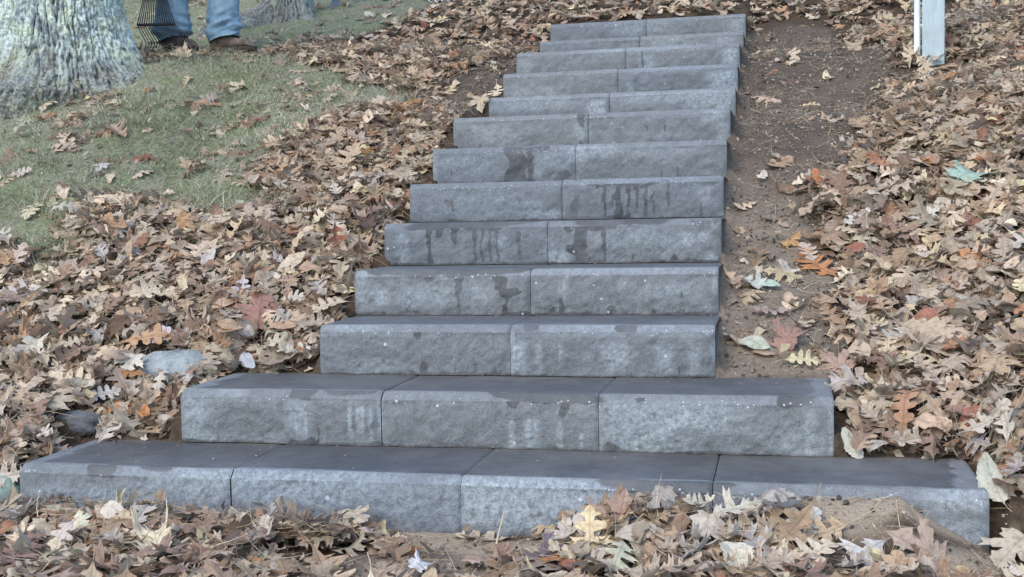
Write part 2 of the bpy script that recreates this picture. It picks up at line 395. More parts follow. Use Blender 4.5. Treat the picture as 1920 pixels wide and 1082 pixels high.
# damp streaks: (pixel x centre, pixel half width, v from, v to, strength); v=-.15 is the tread edge, 0 the lip, 1 the foot
WET = {
 1: [(190, 26, -.2, .03, 1), (300, 30, -.2, -.06, .8), (560, 40, -.2, -.1, .6), (1235, 120, -.2, .02, 1), (1290, 45, -.2, .2, 1), (1700, 90, -.2, -.12, .6), (1740, 110, .45, 1.1, .62)],
 2: [(569, 23, -.2, .03, 1), (660, 50, -.2, -.05, .8), (1020, 95, -.2, .03, 1), (963, 11, 0, .17, 1), (1003, 8, 0, .1, .9), (1057, 9, 0, .32, 1), (1205, 12, -.1, .02, .8), (1490, 32, -.2, .04, 1), (560, 40, .9, 1.05, .8),
     (590, 22, .86, 1.05, .9), (700, 16, .88, 1.05, .9), (601, 2.5, .6, 1, .8), (1150, 22, .75, 1, .7), (980, 60, .92, 1.05, .7)],
 3: [(789, 6, .02, .15, 1), (997, 16, -.18, .0, .9), (1180, 22, -.18, .0, 1), (860, 110, .93, 1.05, .9), (797, 7, .66, 1, 1), (891, 4.5, .66, 1, 1), (855, 4, .78, 1, .9), (877, 3, .72, 1, .7), (925, 6, .76, 1, .9), (1188, 3, .8, 1, .8),
     (1277, 2.2, .66, 1, .8), (1100, 60, .95, 1.05, .7), (770, 16, .85, 1, .7), (740, 10, .92, 1, .7)],
 4: [(845, 150, -.25, -.02, 1), (764, 6, 0, .06, 1), (808, 10, 0, .13, 1), (862, 8, 0, .45, 1), (860, 4.5, .4, 1, 1), (936, 12, 0, .38, 1), (950, 16, .3, .62, 1), (962, 14, .38, .55, 1), (947, 5, .5, 1, 1), (800, 110, .9, 1.05, .95),
     (766, 8, .78, 1, .9), (720, 8, .86, 1, .8), (960, 40, .92, 1.05, .8), (1052, 7, .58, 1, 1), (1032, 9, .74, 1, .9), (1100, 80, .92, 1.05, .8), (1150, 12, .76, 1, .8), (1232, 7, .74, 1, .8), (1283, 2, .45, 1, .9), (1250, 50, .95, 1.05, .6)],
 5: [(880, 110, -.25, .03, 1), (808, 5, 0, 1, 1), (826, 7, 0, .3, 1), (856, 7, 0, .5, .9), (893, 3, 0, .9, 1), (906, 2.5, 0, .92, 1), (920, 2.5, 0, .92, 1), (934, 2.5, 0, .95, .95), (971, 5, .1, .55, .95), (975, 3, .5, .9, .9), (900, 60, 0, .09, .85),
     (880, 150, .93, 1.05, .9), (750, 20, .9, 1, .8), (1092, 13, 0, .95, 1), (1078, 16, .45, .78, .95), (1066, 9, 0, .2, .9), (1135, 3.5, 0, .95, 1), (1120, 30, -.2, .12, 1), (1180, 90, -.22, .0, .9), (1150, 100, .93, 1.05, .95), (1187, 3.5, .72, 1, .9),
     (1268, 10, .75, 1, .9), (1150, 9, .0, .18, .8), (1300, 40, .92, 1.05, .8), (1320, 30, -.15, .05, .6)],
 6: [(842, 9, .28, .55, .78), (852, 4, .42, .7, .65), (975, 5, .3, .6, .55), (1076, 6, .45, 1, 1), (1082, 5, .3, .7, .9), (1180, 70, .02, .13, 1), (1135, 3.5, .1, .95, 1), (1149, 2, .3, .8, .6), (1161, 7, .1, .95, 1), (1182, 3, .1, .95, 1), (1197, 3.5, .1, .75, .9),
     (1214, 3, .1, .95, 1), (1228, 2.5, .2, .9, .9), (1256, 2.5, 0, .8, .95), (1240, 20, -.1, .05, .6), (1320, 3, .6, 1, .9), (1130, 90, .92, 1.05, .95), (900, 60, .95, 1.05, .5), (1300, 60, .94, 1.05, .7)],
 7: [(968, 18, -.15, 1.05, 1), (953, 7, .5, 1.05, .95), (996, 5, 0, 1, .95), (1010, 22, -.15, .02, .9), (850, 2.5, .5, .8, .7), (1242, 4, .6, 1, .85), (1275, 3, .55, .95, .7), (1050, 18, .6, 1, .7), (1010, 60, .93, 1.05, .6), (1300, 4, .7, 1, .6)],
 8: [(1090, 9, -.15, .35, .8), (1085, 6, .7, 1, .85), (900, 7, .7, 1, .55), (1214, 2.5, .3, .6, .8), (1249, 2.5, .32, .6, .8), (1150, 60, .95, 1.05, .5)],
 9: [(1240, 10, .9, 1, .4)], 10: [], 11: [(1203, 2, .0, .9, .85), (1226, 2, .1, .7, .5)], 12: [(1215, 8, .3, .9, .4)], 13: [],
}
BLOOM = {  # pale streaks and clouds
 1: [(500, 240, -.2, .55, .75), (250, 180, .2, 1, .6), (1000, 170, -.15, .8, 1.0), (700, 150, 0, .9, .6), (1700, 150, .3, 1, .7), (1250, 60, .0, .5, 1), (1800, 60, -.2, .2, .7)],
 2: [(370, 25, 0, 1, .7), (374, 3, .1, .8, 1), (365, 3, .05, .7, .9), (566, 20, .1, .8, .7), (562, 3, .1, .8, 1), (580, 3, .1, .8, .9), (660, 3.5, .1, .8, .95), (675, 3, .1, .7, .95), (683, 3, .1, .7, .9), (698, 3, .2, .9, .8), (713, 5, 0, .8, 1),
     (962, 4, .3, 1, .9), (1000, 12, .3, 1, .9), (1050, 6, .4, 1, .8), (1090, 4, .6, 1, .8), (1250, 130, 0, .6, .8), (1210, 80, .1, 1, .75), (1365, 5, 0, .5, .9), (1520, 10, .1, 1, .7), (1500, 60, .5, .95, .5), (1560, 4, 0, 1, .9), (430, 90, .8, 1, .5), (430, 30, -.2, 0, .5)],
 3: [(968, 16, .2, .95, 1), (960, 5, 0, 1, 1), (1012, 6, .2, .9, .7), (1055, 4, .2, .7, .6), (1160, 25, .2, .9, .75), (1250, 14, .3, .9, .8), (1305, 10, .2, 1, .6), (1340, 4, .2, .6, 1), (700, 60, .6, 1, .4), (660, 50, -.2, .0, .6), (1180, 150, -.2, .02, .5)],
 4: [(715, 14, .3, .75, .9), (680, 12, 0, .9, .5), (800, 60, .2, .8, .45), (887, 5, .1, .8, .6), (900, 25, .2, .7, .5), (1058, 10, .1, .6, .55), (1170, 8, .1, .4, .7), (1343, 4, .1, .5, 1), (1250, 60, .2, .6, .4), (1150, 190, -.2, .0, .5), (685, 14, -.2, .1, .6)],
 5: [(757, 4, .1, .95, 1), (757, 12, .2, .9, .5), (943, 8, .2, .6, .6), (1047, 20, .6, 1, .9), (1290, 14, .2, .6, 1), (1320, 12, .2, .5, .7), (1335, 10, .7, 1, .8), (1180, 60, .1, .6, .5), (1240, 50, .2, .8, .5), (1022, 4, .2, .9, .8)],
 6: [(1020, 28, .7, .95, .9), (1000, 20, .4, .8, .4), (880, 100, .2, .9, .3), (1325, 12, .1, .6, .5), (1200, 120, -.15, .0, .5)],
 7: [(1078, 20, -.1, .4, .9), (1120, 40, -.1, .3, .6), (1030, 30, .1, .6, .5), (1010, 12, .2, .9, .4), (880, 60, .1, .8, .3), (816, 5, 0, 1, .6), (1200, 100, .0, .3, .4)],
 8: [(1090, 12, .2, .7, .7), (1148, 4, .8, 1, .9), (930, 40, .1, .8, .35), (890, 5, .1, .5, .5), (1340, 20, -.1, .3, .6), (1240, 60, .5, .9, .3), (1360, 10, .2, 1, .5)],
 9: [(1118, 16, .1, .8, .9), (1330, 50, -.1, .8, .6), (1352, 10, .4, .8, .9), (1000, 80, -.1, .4, .5), (1250, 100, -.1, .3, .5)],
 10: [(1360, 28, .1, 1, .9), (1180, 8, .3, .9, .6), (1000, 60, .4, 1, .4), (1250, 100, -.2, 0, .5)],
 11: [(1212, 14, .2, 1, .7), (1372, 14, .1, .8, .9), (985, 14, .1, .8, .4), (1200, 100, -.2, .1, .5)],
 12: [(1250, 40, 0, .8, .4), (1360, 20, 0, .8, .5)], 13: [(1180, 30, .0, .6, .5), (1380, 14, 0, 1, .5), (1230, 30, 0, .5, .4)]}

def block(k, i, parent):
    w = BW; nb = NB[k]; depth = (YS[k+1]-YS[k] if k < 13 else .33)+.055
    hi = k <= 5
    x0 = XL[k]+i*w; y0 = YS[k]; zt = k*RH
    dx = .006 if hi else .009
    gap = .0009
    nu = int(w/dx)
    us = np.linspace(gap, w-gap, nu)
    us = np.concatenate([[gap, gap+.0025, gap+.006], us[2:-2], [w-gap-.006, w-gap-.0025, w-gap]])
    # profile, from the foot of the face up over the lip, along the tread and down the back
    zb = -RH+.0015
    nf = 25 if hi else 17
    prof = [(0.0, z, 'f') for z in list(np.linspace(zb, -CH-.006, nf))+[-CH-.0022, -CH-.0002]]
    prof += [(.0012, -CH+.0010, 'c'), (.0035, -CH+.0032, 'c'), (CH*.5, -CH*.5+.0004, 'c'), (CH-.0035, -.0034, 'c'), (CH-.0008, -.0010, 'c'), (CH+.0022, 0.0, 't')]
    nt_ = 30 if k <= 3 else (20 if k <= 5 else 8)
    prof += [(y, 0.0, 't') for y in np.linspace(CH+.012, depth-.004, nt_)]
    prof += [(depth, -.004, 'b'), (depth, zb, 'b')]
    py = np.array([p[0] for p in prof]); pz = np.array([p[1] for p in prof]); kd = np.array([p[2] for p in prof])
    U, PY = np.meshgrid(us, py, indexing='ij'); PZ = np.meshgrid(us, pz, indexing='ij')[1]; KD = np.meshgrid(us, np.arange(len(kd)), indexing='ij')[1]
    isf = (kd == 'f')[KD]; isc = (kd == 'c')[KD]; ist = (kd == 't')[KD]; isb = (kd == 'b')[KD]
    gx = x0+U; sd_ = k*7+i
    edge = np.minimum(U, w-U)
    em = sstep(0.0, .022, edge)
    v = np.clip((-CH-PZ)/(RH-CH), 0, 1)
    lipm = np.where(isf, sstep(0, .10, v), 0)
    n = fbm(gx*22, PZ*26+k*5, 0, 50+sd_, 4, .6)*.0065 + fbm(gx*5, PZ*7+k, 0, 80+sd_, 2)*.006 + np.abs(fbm(gx*60, PZ*60+k*9, 0, 20+sd_, 2))*-.003
    bulge = -.006*np.sin(np.pi*np.clip(v, 0, 1))
    Y = PY+np.where(isf, (n+bulge)*em*lipm, 0)+np.where(isc, fbm(gx*60, PZ*80+k, 0, 33, 2)*.0009, 0)
    # lip line slightly nibbled
    Y = Y+np.where(isf & (v < .05), fbm(gx*90, k, 0, 41, 2)*.0012, 0)
    Z = PZ+np.where(ist, fbm(gx*9, (y0+PY)*9, 0, 60, 2)*.0006, 0)+np.where(isc, fbm(gx*40, PY*80, k, 35, 2)*.0008, 0)
    # rounded arrises at both ends
    r = np.where(edge < gap+.0001, 1.0, np.where(edge < gap+.0026, .45, np.where(edge < gap+.0062, .08, 0)))
    rr = .0034 if True else 0
    Y = Y+np.where(isf | isc, r*rr, 0)
    Z = Z-np.where(ist | isc, r*rr, 0)
    # little individual misfit of each block
    rg = np.random.default_rng(100+sd_); oy = rg.normal(0, .0015); oz = rg.normal(0, .0006)
    Y = Y+oy*np.where(isb, 0, 1); Z = Z+np.where(isf & (PZ < zb+.01), 0, oz)
    # attributes
    pxs = np.interp(i+U/w, np.arange(nb+1), JX[k])
    vv = np.where(isf, v, np.where(isc | ist, -(PY/CH)*.16, 1.2))
    wet = np.zeros_like(U); bloom = np.zeros_like(U)
    pq = pxs+fbm(gx*30, vv*5+k*3, 0, 71, 3)*4.5*(JX[k][1]-JX[k][0])/330; vq = vv+np.where(isf, fbm(gx*26, vv*4, k, 72, 3)*.10, fbm(gx*18, vv*4, k, 73, 2)*.05)
    for (cx, hw, v0, v1, s) in WET[k]:
        wob = fbm(vv*3, cx*.37, 0, 5, 2)*hw*.5 if isinstance(cx, (int, float)) else 0
        q = np.clip((vq-v0)/(v1-v0), 0, 1)
        if v1 <= .06: he = hw*(1-.35*q**3)
        elif v1 >= .99 and v0 > .3: he = hw*(.25+.75*q**.8)
        elif v1 >= .9: he = hw*(1-.3*q+.35*q**6)
        else: he = hw*(1-.6*q**2)
        sw = max(hw*.35, 1.8)
        wet = np.maximum(wet, s*(1-sstep(he-sw*.5, he+sw, np.abs(pq-cx-wob)))*sstep(v0-.06, v0+.05, vq)*(1-sstep(v1-.10, v1+.08, vq)))
    for (cx, hw, v0, v1, s) in BLOOM[k]:
        sw = max(hw*.6, 2)
        bloom = np.maximum(bloom, s*(1-sstep(hw-sw, hw+sw, np.abs(pxs-cx)))*sstep(v0-.1, v0+.12, vv)*(1-sstep(v1-.15, v1+.12, vv)))
    wet = np.where(isf, np.maximum(wet, .74*sstep(.85, 1.0, v+.05*fbm(gx*16, k, 0, 7, 3))*(k < 8)), wet)
    # tread: damp up to a wavy line just short of the lip
    wav = CH*1.05+.018*np.clip(.35+fbm(gx*3.4, k*3.1, 0, 66, 3), 0, 1)
    tm = sstep(wav-.004, wav+.007, PY)*ist
    strength = {1: .84, 2: .72, 3: .60, 4: .62, 5: .62}.get(k, .54)
    endd = np.minimum(gx-XL[k], XR[k]-gx)
    endm = sstep(.02, .07, endd+.03*fbm(gx*8, PY*20, 0, 12, 2)) if k <= 2 else 1.0
    tw = strength*tm*endm
    wet = np.maximum(wet, tw)
    lip = np.where(isf, np.exp(-(v/.045)**2), 0)+np.where(isc, np.exp(-((PZ+CH-.002)/.004)**2)*.7, 0)
    lip = lip*np.clip(.45+1.3*fbm(gx*7, k, 0, 14, 3), 0, 1)
    if i > 0: lip = np.maximum(lip, (isf)*np.exp(-(U/.006)**2)*np.clip(.3+1.6*fbm(PZ*30, k*3+i, 0, 19, 2), 0, 1))
    if i < nb-1: lip = np.maximum(lip, .6*(isf)*np.exp(-((w-U)/.005)**2)*np.clip(.3+1.6*fbm(PZ*30, k*5+i, 0, 18, 2), 0, 1))
    speck = np.where(isf, 1.0, np.where(isc, .6, .12 if k <= 2 else .5))
    backd = YS[k+1]-YS[k] if k < 13 else .3
    dust = np.where(ist, sstep(backd-.035, backd, PY)*.9, 0)+np.where(isf, sstep(.93, 1.0, v)*.5, 0)
    dust = np.where((k <= 2) & ist, np.maximum(dust, .12), dust)
    V = np.stack([U-w/2, Y, Z], -1).reshape(-1, 3)
    F = gridfaces(len(us), len(py))
    nv = len(py)
    # end caps: fans joined to a centre vertex
    A = dict(wet=wet.ravel(), bloom=bloom.ravel(), lip=lip.ravel(), speck=speck.ravel(), dust=dust.ravel(), rough=np.where(isf, 1.0, np.where(isc, .25, .12)).ravel())
    for e, col in ((0, 0), (1, len(us)-1)):
        c = len(V); V = np.vstack([V, [us[col]-w/2, depth/2, -RH/2]])
        for n_ in A: A[n_] = np.append(A[n_], {'rough': .5, 'speck': .6}.get(n_, .0))
        idx = col*nv+np.arange(nv); nx = np.roll(idx, -1)
        tri = np.stack([np.full(nv, c), nx, idx, idx] if e == 0 else [np.full(nv, c), idx, nx, nx], 1)
        F = np.vstack([F, tri])
    # F has degenerate quads for the caps: split
    q = F[:, 2] != F[:, 3]; quads = F[q]; tris = F[~q][:, :3]
    T = np.vstack([quads[:, [0, 1, 2]], quads[:, [0, 2, 3]], tris])
    T = np.ascontiguousarray(T[:, ::-1])
    me = npmesh('stone_block', V, T, True, A)
    o = link('stone_block', me, STONE, parent)
    o.location = (x0+w/2-parent.location[0], y0-parent.location[1], zt-parent.location[2])
    return o
stairs = empty('stone_staircase', (-.92, 0, 0))
tag(stairs, 'thirteen-step staircase of grey split-face concrete blocks climbing the leafy bank', 'stairs')
for k in range(1, 14):
    for i in range(NB[k]): block(k, i, stairs)

# ------------------------------------------------------------------ leaves
def outline(kind, rg):
    """right-hand outline: list of (t, w, m) t along the midrib 0..1, w half width, m anchoring point on the midrib"""
    J = lambda s=.02: rg.normal(0, s)
    o = [(0, .012, 0), (.05, .02, .05)]
    if kind == 'red_oak':
        cs = [.20, .43, .66]; Ws = [.20, .36, .28]
        for c, w_ in zip(cs, Ws):
            c += J(.012); w_ *= 1+J(.12)
            o += [(c-.06, .055, c-.05), (c-.01, w_*.62, c), (c+.05, w_*.98, c+.01), (c+.065, w_*.70, c+.02), (c+.13, w_*.84, c+.03), (c+.10, w_*.50, c+.035), (c+.105, .06, c+.10)]
        o += [(.83, .07, .83), (.88, .17, .86), (.90, .08, .9), (.95, .07, .94), (1, 0, 1)]
    elif kind == 'white_oak':
        cs = [.24, .44, .64, .82]; Ws = [.17, .26, .30, .20]
        for c, w_ in zip(cs, Ws):
            c += J(.01); w_ *= 1+J(.1)
            o += [(c-.07, .06, c-.07), (c-.04, w_*.75, c-.01), (c+.02, w_, c), (c+.07, w_*.88, c+.01), (c+.08, w_*.5, c+.03), (c+.07, .08, c+.06)]
        o += [(.94, .10, .92), (.985, .06, .96), (1, 0, 1)]
    elif kind == 'maple':
        o = [(0, .01, 0), (-.06, .14, .01), (-.02, .26, .02), (.03, .23, .04), (.10, .40, .07), (.15, .30, .12), (.22, .32, .15), (.26, .20, .20), (.36, .38, .24), (.46, .40, .27), (.48, .52, .28), (.56, .46, .30),
             (.66, .50, .32), (.56, .34, .34), (.58, .26, .37), (.46, .17, .42), (.48, .12, .47), (.62, .16, .58), (.66, .24, .66), (.72, .18, .72), (.80, .16, .78), (.84, .07, .86), (1, 0, 1)]
        o = [(t+J(.008), max(w_*(1+J(.06)), 0), m) for t, w_, m in o[:-1]]+[o[-1]]
    elif kind == 'oval':
        wd = rg.uniform(.22, .33)
        for t in np.linspace(.1, .94, 10):
            w_ = wd*math.sin(math.pi*t**.85)**.75*(1+J(.04))
            o += [(t, w_, t), (t+.035, w_*.90, t+.03)]
        o += [(1, 0, 1)]
    else:   # torn scrap
        for t in np.linspace(.08, .92, 7): o.append((t, .30*math.sin(math.pi*t)**.5*rg.uniform(.45, 1.2), t))
        o += [(1, 0, 1)]
    return o
def leaf_proto(kind, rg, lod, curl=1.0):
    R_ = outline(kind, rg); L_ = outline(kind, rg)
    V = []; F = []
    def side(o, s, flip):
        base = len(V); n = len(o); m = np.maximum.accumulate([p[2] for p in o])
        for j, (t, w_, _) in enumerate(o): V.append((0, m[j], 0)); 
        rows = [base]
        if lod == 0:
            b2 = len(V); rows.append(b2)
            for j, (t, w_, _) in enumerate(o): V.append((s*w_*.5, m[j]*.5+t*.5, 0))
        b3 = len(V); rows.append(b3)
        for j, (t, w_, _) in enumerate(o): V.append((s*w_, t, 0))
        for a, b in zip(rows[:-1], rows[1:]):
            for j in range(n-1):
                q = [a+j, b+j, b+j+1, a+j+1]
                t1 = [q[0], q[1], q[2]]; t2 = [q[0], q[2], q[3]]
                for t in (t1, t2):
                    A, B, C = (np.array(V[x]) for x in t)
                    if abs(np.cross((B-A)[:2], (C-A)[:2])) > 1e-6: F.append(t if not flip else t[::-1])
    side(R_, 1, False); side(L_, -1, True)
    V = np.array(V, float); F = np.array(F)
    # stalk
    if kind != 'scrap':
        c = len(V); V = np.vstack([V, [(-.009, .02, 0), (.009, .02, 0), (-.006, -.10, 0), (.006, -.10, 0), (0.02, -.22, 0), (.03, -.215, 0)]])
        F = np.vstack([F, [(c, c+2, c+1), (c+1, c+2, c+3), (c+2, c+4, c+3), (c+3, c+4, c+5)]])
    uv = V[:, :2].copy()
    x = V[:, 0]; y = V[:, 1]-.45
    z = rg.uniform(-.25, .5)*np.abs(x)*curl
    ph = rg.uniform(0, 6, 4); a = rg.uniform(.01, .04)*curl
    z = z+a*np.sin(9*y+ph[0]+4*x)+a*np.sin(11*x+ph[1]+5*y)+.6*a*np.sin(19*x-13*y+ph[2])
    # bend along and across (true arcs), lobes droop individually
    k2 = rg.choice([1, 1, -1])*rg.uniform(.3, 3.2)*curl; k1 = rg.choice([1, -1])*rg.uniform(.2, 2.4)*curl
    ax = k2*x*(1+.5*y); X = np.where(abs(k2) > .05, np.sin(ax)/(k2*(1+.5*y)), x); z = z+(1-np.cos(ax))/(k2*(1+.5*y))
    ay = k1*y; Y = np.sin(ay)*(1/k1-z); Z = (1-np.cos(ay))*(1/k1-z)+z
    tw = rg.normal(0, .5)*curl; X, Z = X*np.cos(tw*Y)-Z*np.sin(tw*Y), X*np.sin(tw*Y)+Z*np.cos(tw*Y)
    return np.stack([X, Y, Z-np.percentile(Z, 30)], 1), F, uv
_rg = np.random.default_rng(11)
KINDS = ['red_oak']*10+['white_oak']*8+['maple']*4+['oval']*7+['scrap']*6
P0 = [leaf_proto(k, _rg, 0, _rg.uniform(.35, 1.25)) for k in KINDS*2]
P1 = [leaf_proto(k, _rg, 1, _rg.uniform(.4, 1.3)) for k in KINDS]
PSZ = {'red_oak': 1.0, 'white_oak': .95, 'maple': .72, 'oval': .62, 'scrap': .5}
PAL = np.array([1.16, 1.08, .97])*np.array([(.35, .265, .195), (.43, .35, .27), (.51, .44, .35), (.28, .205, .15), (.20, .14, .105), (.34, .295, .245), (.56, .50, .40), (.36, .235, .15), (.30, .17, .11), (.42, .215, .10), (.12, .095, .085), (.54, .47, .32), (.42, .37, .31), (.26, .215, .18), (.28, .13, .095)])
PW = np.array([.16, .18, .13, .11, .08, .07, .08, .042, .018, .008, .03, .025, .09, .045, .008]); PW /= PW.sum()

def leaf_material():
    m, nt, b = mat_new('dead_leaf', .72, .25)
    ca = attr(nt, 'tone').outputs['Color']
    uvn = N(nt, 'ShaderNodeTexCoord').outputs['UV']
    sx = N(nt, 'ShaderNodeSeparateXYZ'); nt.links.new(uvn, sx.inputs[0])
    ax = mth(nt, 'ABSOLUTE', sx.outputs[0])
    mid = mth(nt, 'LESS_THAN', ax, .012)
    vein = mth(nt, 'FRACT', mth(nt, 'MULTIPLY', mth(nt, 'SUBTRACT', sx.outputs[1], mth(nt, 'MULTIPLY', ax, .75)), 8.5))
    vl = mth(nt, 'LESS_THAN', vein, .09)
    P = geoco(nt)
    blot = noise(nt, P, 55, 5, .7); blot2 = noise(nt, P, 14, 3, .6)
    c = mix(nt, ramp(nt, blot, [(.38, .75), (.52, 0.0)]), ca, mix(nt, 1.0, ca, (.62, .55, .50), 'MULTIPLY'))
    c = mix(nt, ramp(nt, blot2, [(.5, 0.0), (.75, .35)]), c, mix(nt, 1.0, ca, (1.22, 1.22, 1.2), 'MULTIPLY'))
    sp = ramp(nt, noise(nt, P, 230, 3, .6), [(.26, .8), (.34, 0.0)])
    c = mix(nt, sp, c, mix(nt, 1.0, ca, (.3, .26, .24), 'MULTIPLY'))
    c = mix(nt, mth(nt, 'MULTIPLY', mth(nt, 'MAXIMUM', mid, mth(nt, 'MULTIPLY', vl, .6)), .5), c, mix(nt, 1.0, ca, (.55, .5, .45), 'MULTIPLY'))
    bf = N(nt, 'ShaderNodeNewGeometry').outputs['Backfacing']
    pale = mix(nt, .35, c, (.42, .40, .35))
    c = mix(nt, bf, c, pale)
    nt.links.new(c, b.inputs['Base Color'])
    bump(nt, b, mth(nt, 'ADD', mth(nt, 'MULTIPLY', mth(nt, 'MAXIMUM', mid, vl), -.6), blot), .5, .003)
    tr = N(nt, 'ShaderNodeBsdfTranslucent'); nt.links.new(c, tr.inputs['Color'])
    ms = N(nt, 'ShaderNodeMixShader'); ms.inputs[0].default_value = .16
    nt.links.new(b.outputs[0], ms.inputs[1]); nt.links.new(tr.outputs[0], ms.inputs[2])
    nt.links.new(ms.outputs[0], nt.nodes['Material Output'].inputs['Surface'])
    return m
LEAF = leaf_material()

def normals(x, y):
    e = .04; zx = (terrain(x+e, y, False)-terrain(x-e, y, False))/(2*e); zy = (terrain(x, y+e, False)-terrain(x, y-e, False))/(2*e)
    zx = np.clip(zx, -.8, .8); zy = np.clip(zy, -.8, .8)
    n = np.stack([-zx, -zy, np.ones_like(zx)], 1); return n/np.linalg.norm(n, axis=1)[:, None]
def frames(n, tilt, rg):
    """rotation matrices whose third column is n tilted, random heading"""
    m = len(n); n = n+rg.normal(0, 1, (m, 3))*np.tan(np.clip(tilt, 0, 1.2))[:, None]*np.array([.75, .75, .35])
    n[:, 2] = np.abs(n[:, 2])+.05; n /= np.linalg.norm(n, axis=1)[:, None]
    a = rg.uniform(0, 2*np.pi, m); t = np.stack([np.cos(a), np.sin(a), np.zeros(m)], 1)
    t = t-n*(t*n).sum(1)[:, None]; t /= np.linalg.norm(t, axis=1)[:, None]
    return np.stack([t, np.cross(n, t), n], 2)
def assemble(name, pos, R, size, tone, protos, choice, flip):
    Vs, Fs, Cs, Us = [], [], [], []; off = 0
    for p, (V, F, uv) in enumerate(protos):
        idx = np.nonzero(choice == p)[0]
        if not len(idx): continue
        Vp = V[None]*np.stack([np.ones(len(idx)), np.ones(len(idx)), flip[idx]], 1)[:, None]
        X = np.einsum('mij,mnj->mni', R[idx], Vp)*size[idx][:, None, None]+pos[idx][:, None]
        Vs.append(X.reshape(-1, 3)); nV = len(V)
        Fs.append((F[None]+(np.arange(len(idx))*nV)[:, None, None]).reshape(-1, 3)+off); off += nV*len(idx)
        Cs.append(np.repeat(tone[idx], nV, 0)); Us.append(np.tile(uv, (len(idx), 1)))
    V = np.concatenate(Vs); F = np.concatenate(Fs)
    return npmesh(name, V, F, False, {'tone': np.concatenate(Cs)}, np.concatenate(Us))
def offstairs(x, y, mg=0.0):
    ok = np.ones(len(x), bool)
    for k in range(1, 14):
        y1 = YS[k+1] if k < 13 else YEND-.1
        ok &= ~((y > YS[k]-mg*.6) & (y < y1+.01) & (x > XL[k]-mg) & (x < XR[k]+mg))
    return ok
def tones(m, rg, pal=PAL, pw=PW):
    c = pal[rg.choice(len(pal), m, p=pw)]; c = c*rg.uniform(.72, 1.25, (m, 1))*rg.normal(1, .018, (m, 3)); return np.clip(c, .02, .75)

def density(x, y):
    """0..1 how thickly leaves lie"""
    g, so, sa = masks(x, y)
    d = np.ones_like(x)
    d = np.where(g < .02, .06+.30*(fbm(x*3, y*3, 0, 8, 2) > .25), d)
    d = np.where(so < .02, np.where(y < 1.7, .11, .02), d)
    d = np.where((so < .12) & (so > .02), .5, d)
    d = np.where(sa < np.where(x > -.15, .075, .035), .012, d)
    # thin raked area upper left behind the grass
    for rx, ry, rr in ROCKS: d = np.where(np.hypot((x-rx), (y-ry)*1.5) < rr, d*.08, d)
    return d
ROCKS = [(*hit(1745, 137)[:2], .17), (*hit(318, 700)[:2], .11), (*hit(130, 785)[:2], .07)]
def scatter(region, n, rg):
    x = rg.uniform(region[0], region[1], n); y = rg.uniform(region[2], region[3], n)
    z = terrain(x, y)
    ok = visible(x, y, z) & offstairs(x, y, .035)
    x, y, z = x[ok], y[ok], z[ok]
    ok = rg.uniform(0, 1, len(x)) < density(x, y); x, y, z = x[ok], y[ok], z[ok]
    return x, y, z
def litter(name, label, region, per_m2, rg, protos, kinds, smin, smax, pile=.05):
    n = int(per_m2*(region[1]-region[0])*(region[3]-region[2]))
    x, y, z = scatter(region, n, rg)
    g, so, sa = masks(x, y)
    # pile thinner next to bare places and beside the treads
    thin = np.clip(np.minimum(np.minimum(g, so), sa)/.12, .12, 1)
    m = len(x); size = rg.uniform(smin, smax, m)*rg.choice([1, 1, 1, .75, 1.2], m); ch = rg.integers(0, len(protos), m)
    size *= np.array([PSZ[k] for k in kinds])[ch]
    dd = np.full(m, 9.0)
    for k in range(1, 14):
        y1 = YS[k+1] if k < 13 else YEND
        mm = (y >= YS[k]-.02) & (y < y1); dd = np.where(mm, np.maximum(XL[k]-x, x-XR[k]), dd)
    near = np.clip(dd/.18, .15, 1)
    lift = pile*thin*near*rg.uniform(0, 1, m)
    lift = lift*np.where((y < 0) & (y > -.14), .45, 1)
    z = z+.004+lift
    tilt = rg.gamma(2.0, .165, m)*(.45+.55*thin)
    R = frames(normals(x, y), tilt, rg)
    # keep tips from poking through the block faces
    pos = np.stack([x, y, z], 1)
    me = assemble(name, pos, R, size, tones(m, rg), protos, ch, rg.choice([1.0, 1.0, -1.0], m))
    o = link(name, me, LEAF); tag(o, label, kind='stuff'); return o, m
NL = 0
rg = np.random.default_rng(21)
K0 = KINDS*2; K1 = KINDS
for nm, lb, reg, dens, pr, kd, pile in [
    ('leaf_litter', 'thick fallen oak leaves heaped on the bank left of the lower steps', (-3.6, -1.5, -.02, 1.9), 720, P0, K0, .06),
    ('leaf_litter', 'fallen oak leaves on the bank left of the upper steps', (-4.8, -1.55, 1.9, 4.2), 760, P1, K1, .05),
    ('leaf_litter', 'thick fallen oak leaves and needles on the bank right of the steps', (-.4, 2.0, .0, 2.1), 720, P0, K0, .065),
    ('leaf_litter', 'fallen leaves around the post on the upper right of the bank', (-.4, 2.9, 2.1, 4.6), 760, P1, K1, .05),
    ('leaf_litter', 'carpet of leaves above the topmost step', (-5.2, 3.4, 4.2, 7.4), 250, P1, K1, .05),
    ('leaf_litter', 'drift of pale fallen leaves in front of the lowest step', (-2.7, 1.0, -.62, -.015), 820, P0, K0, .05)]:
    o, m = litter(nm, lb, reg, dens, rg, pr, kd, .095, .18, pile); NL += m
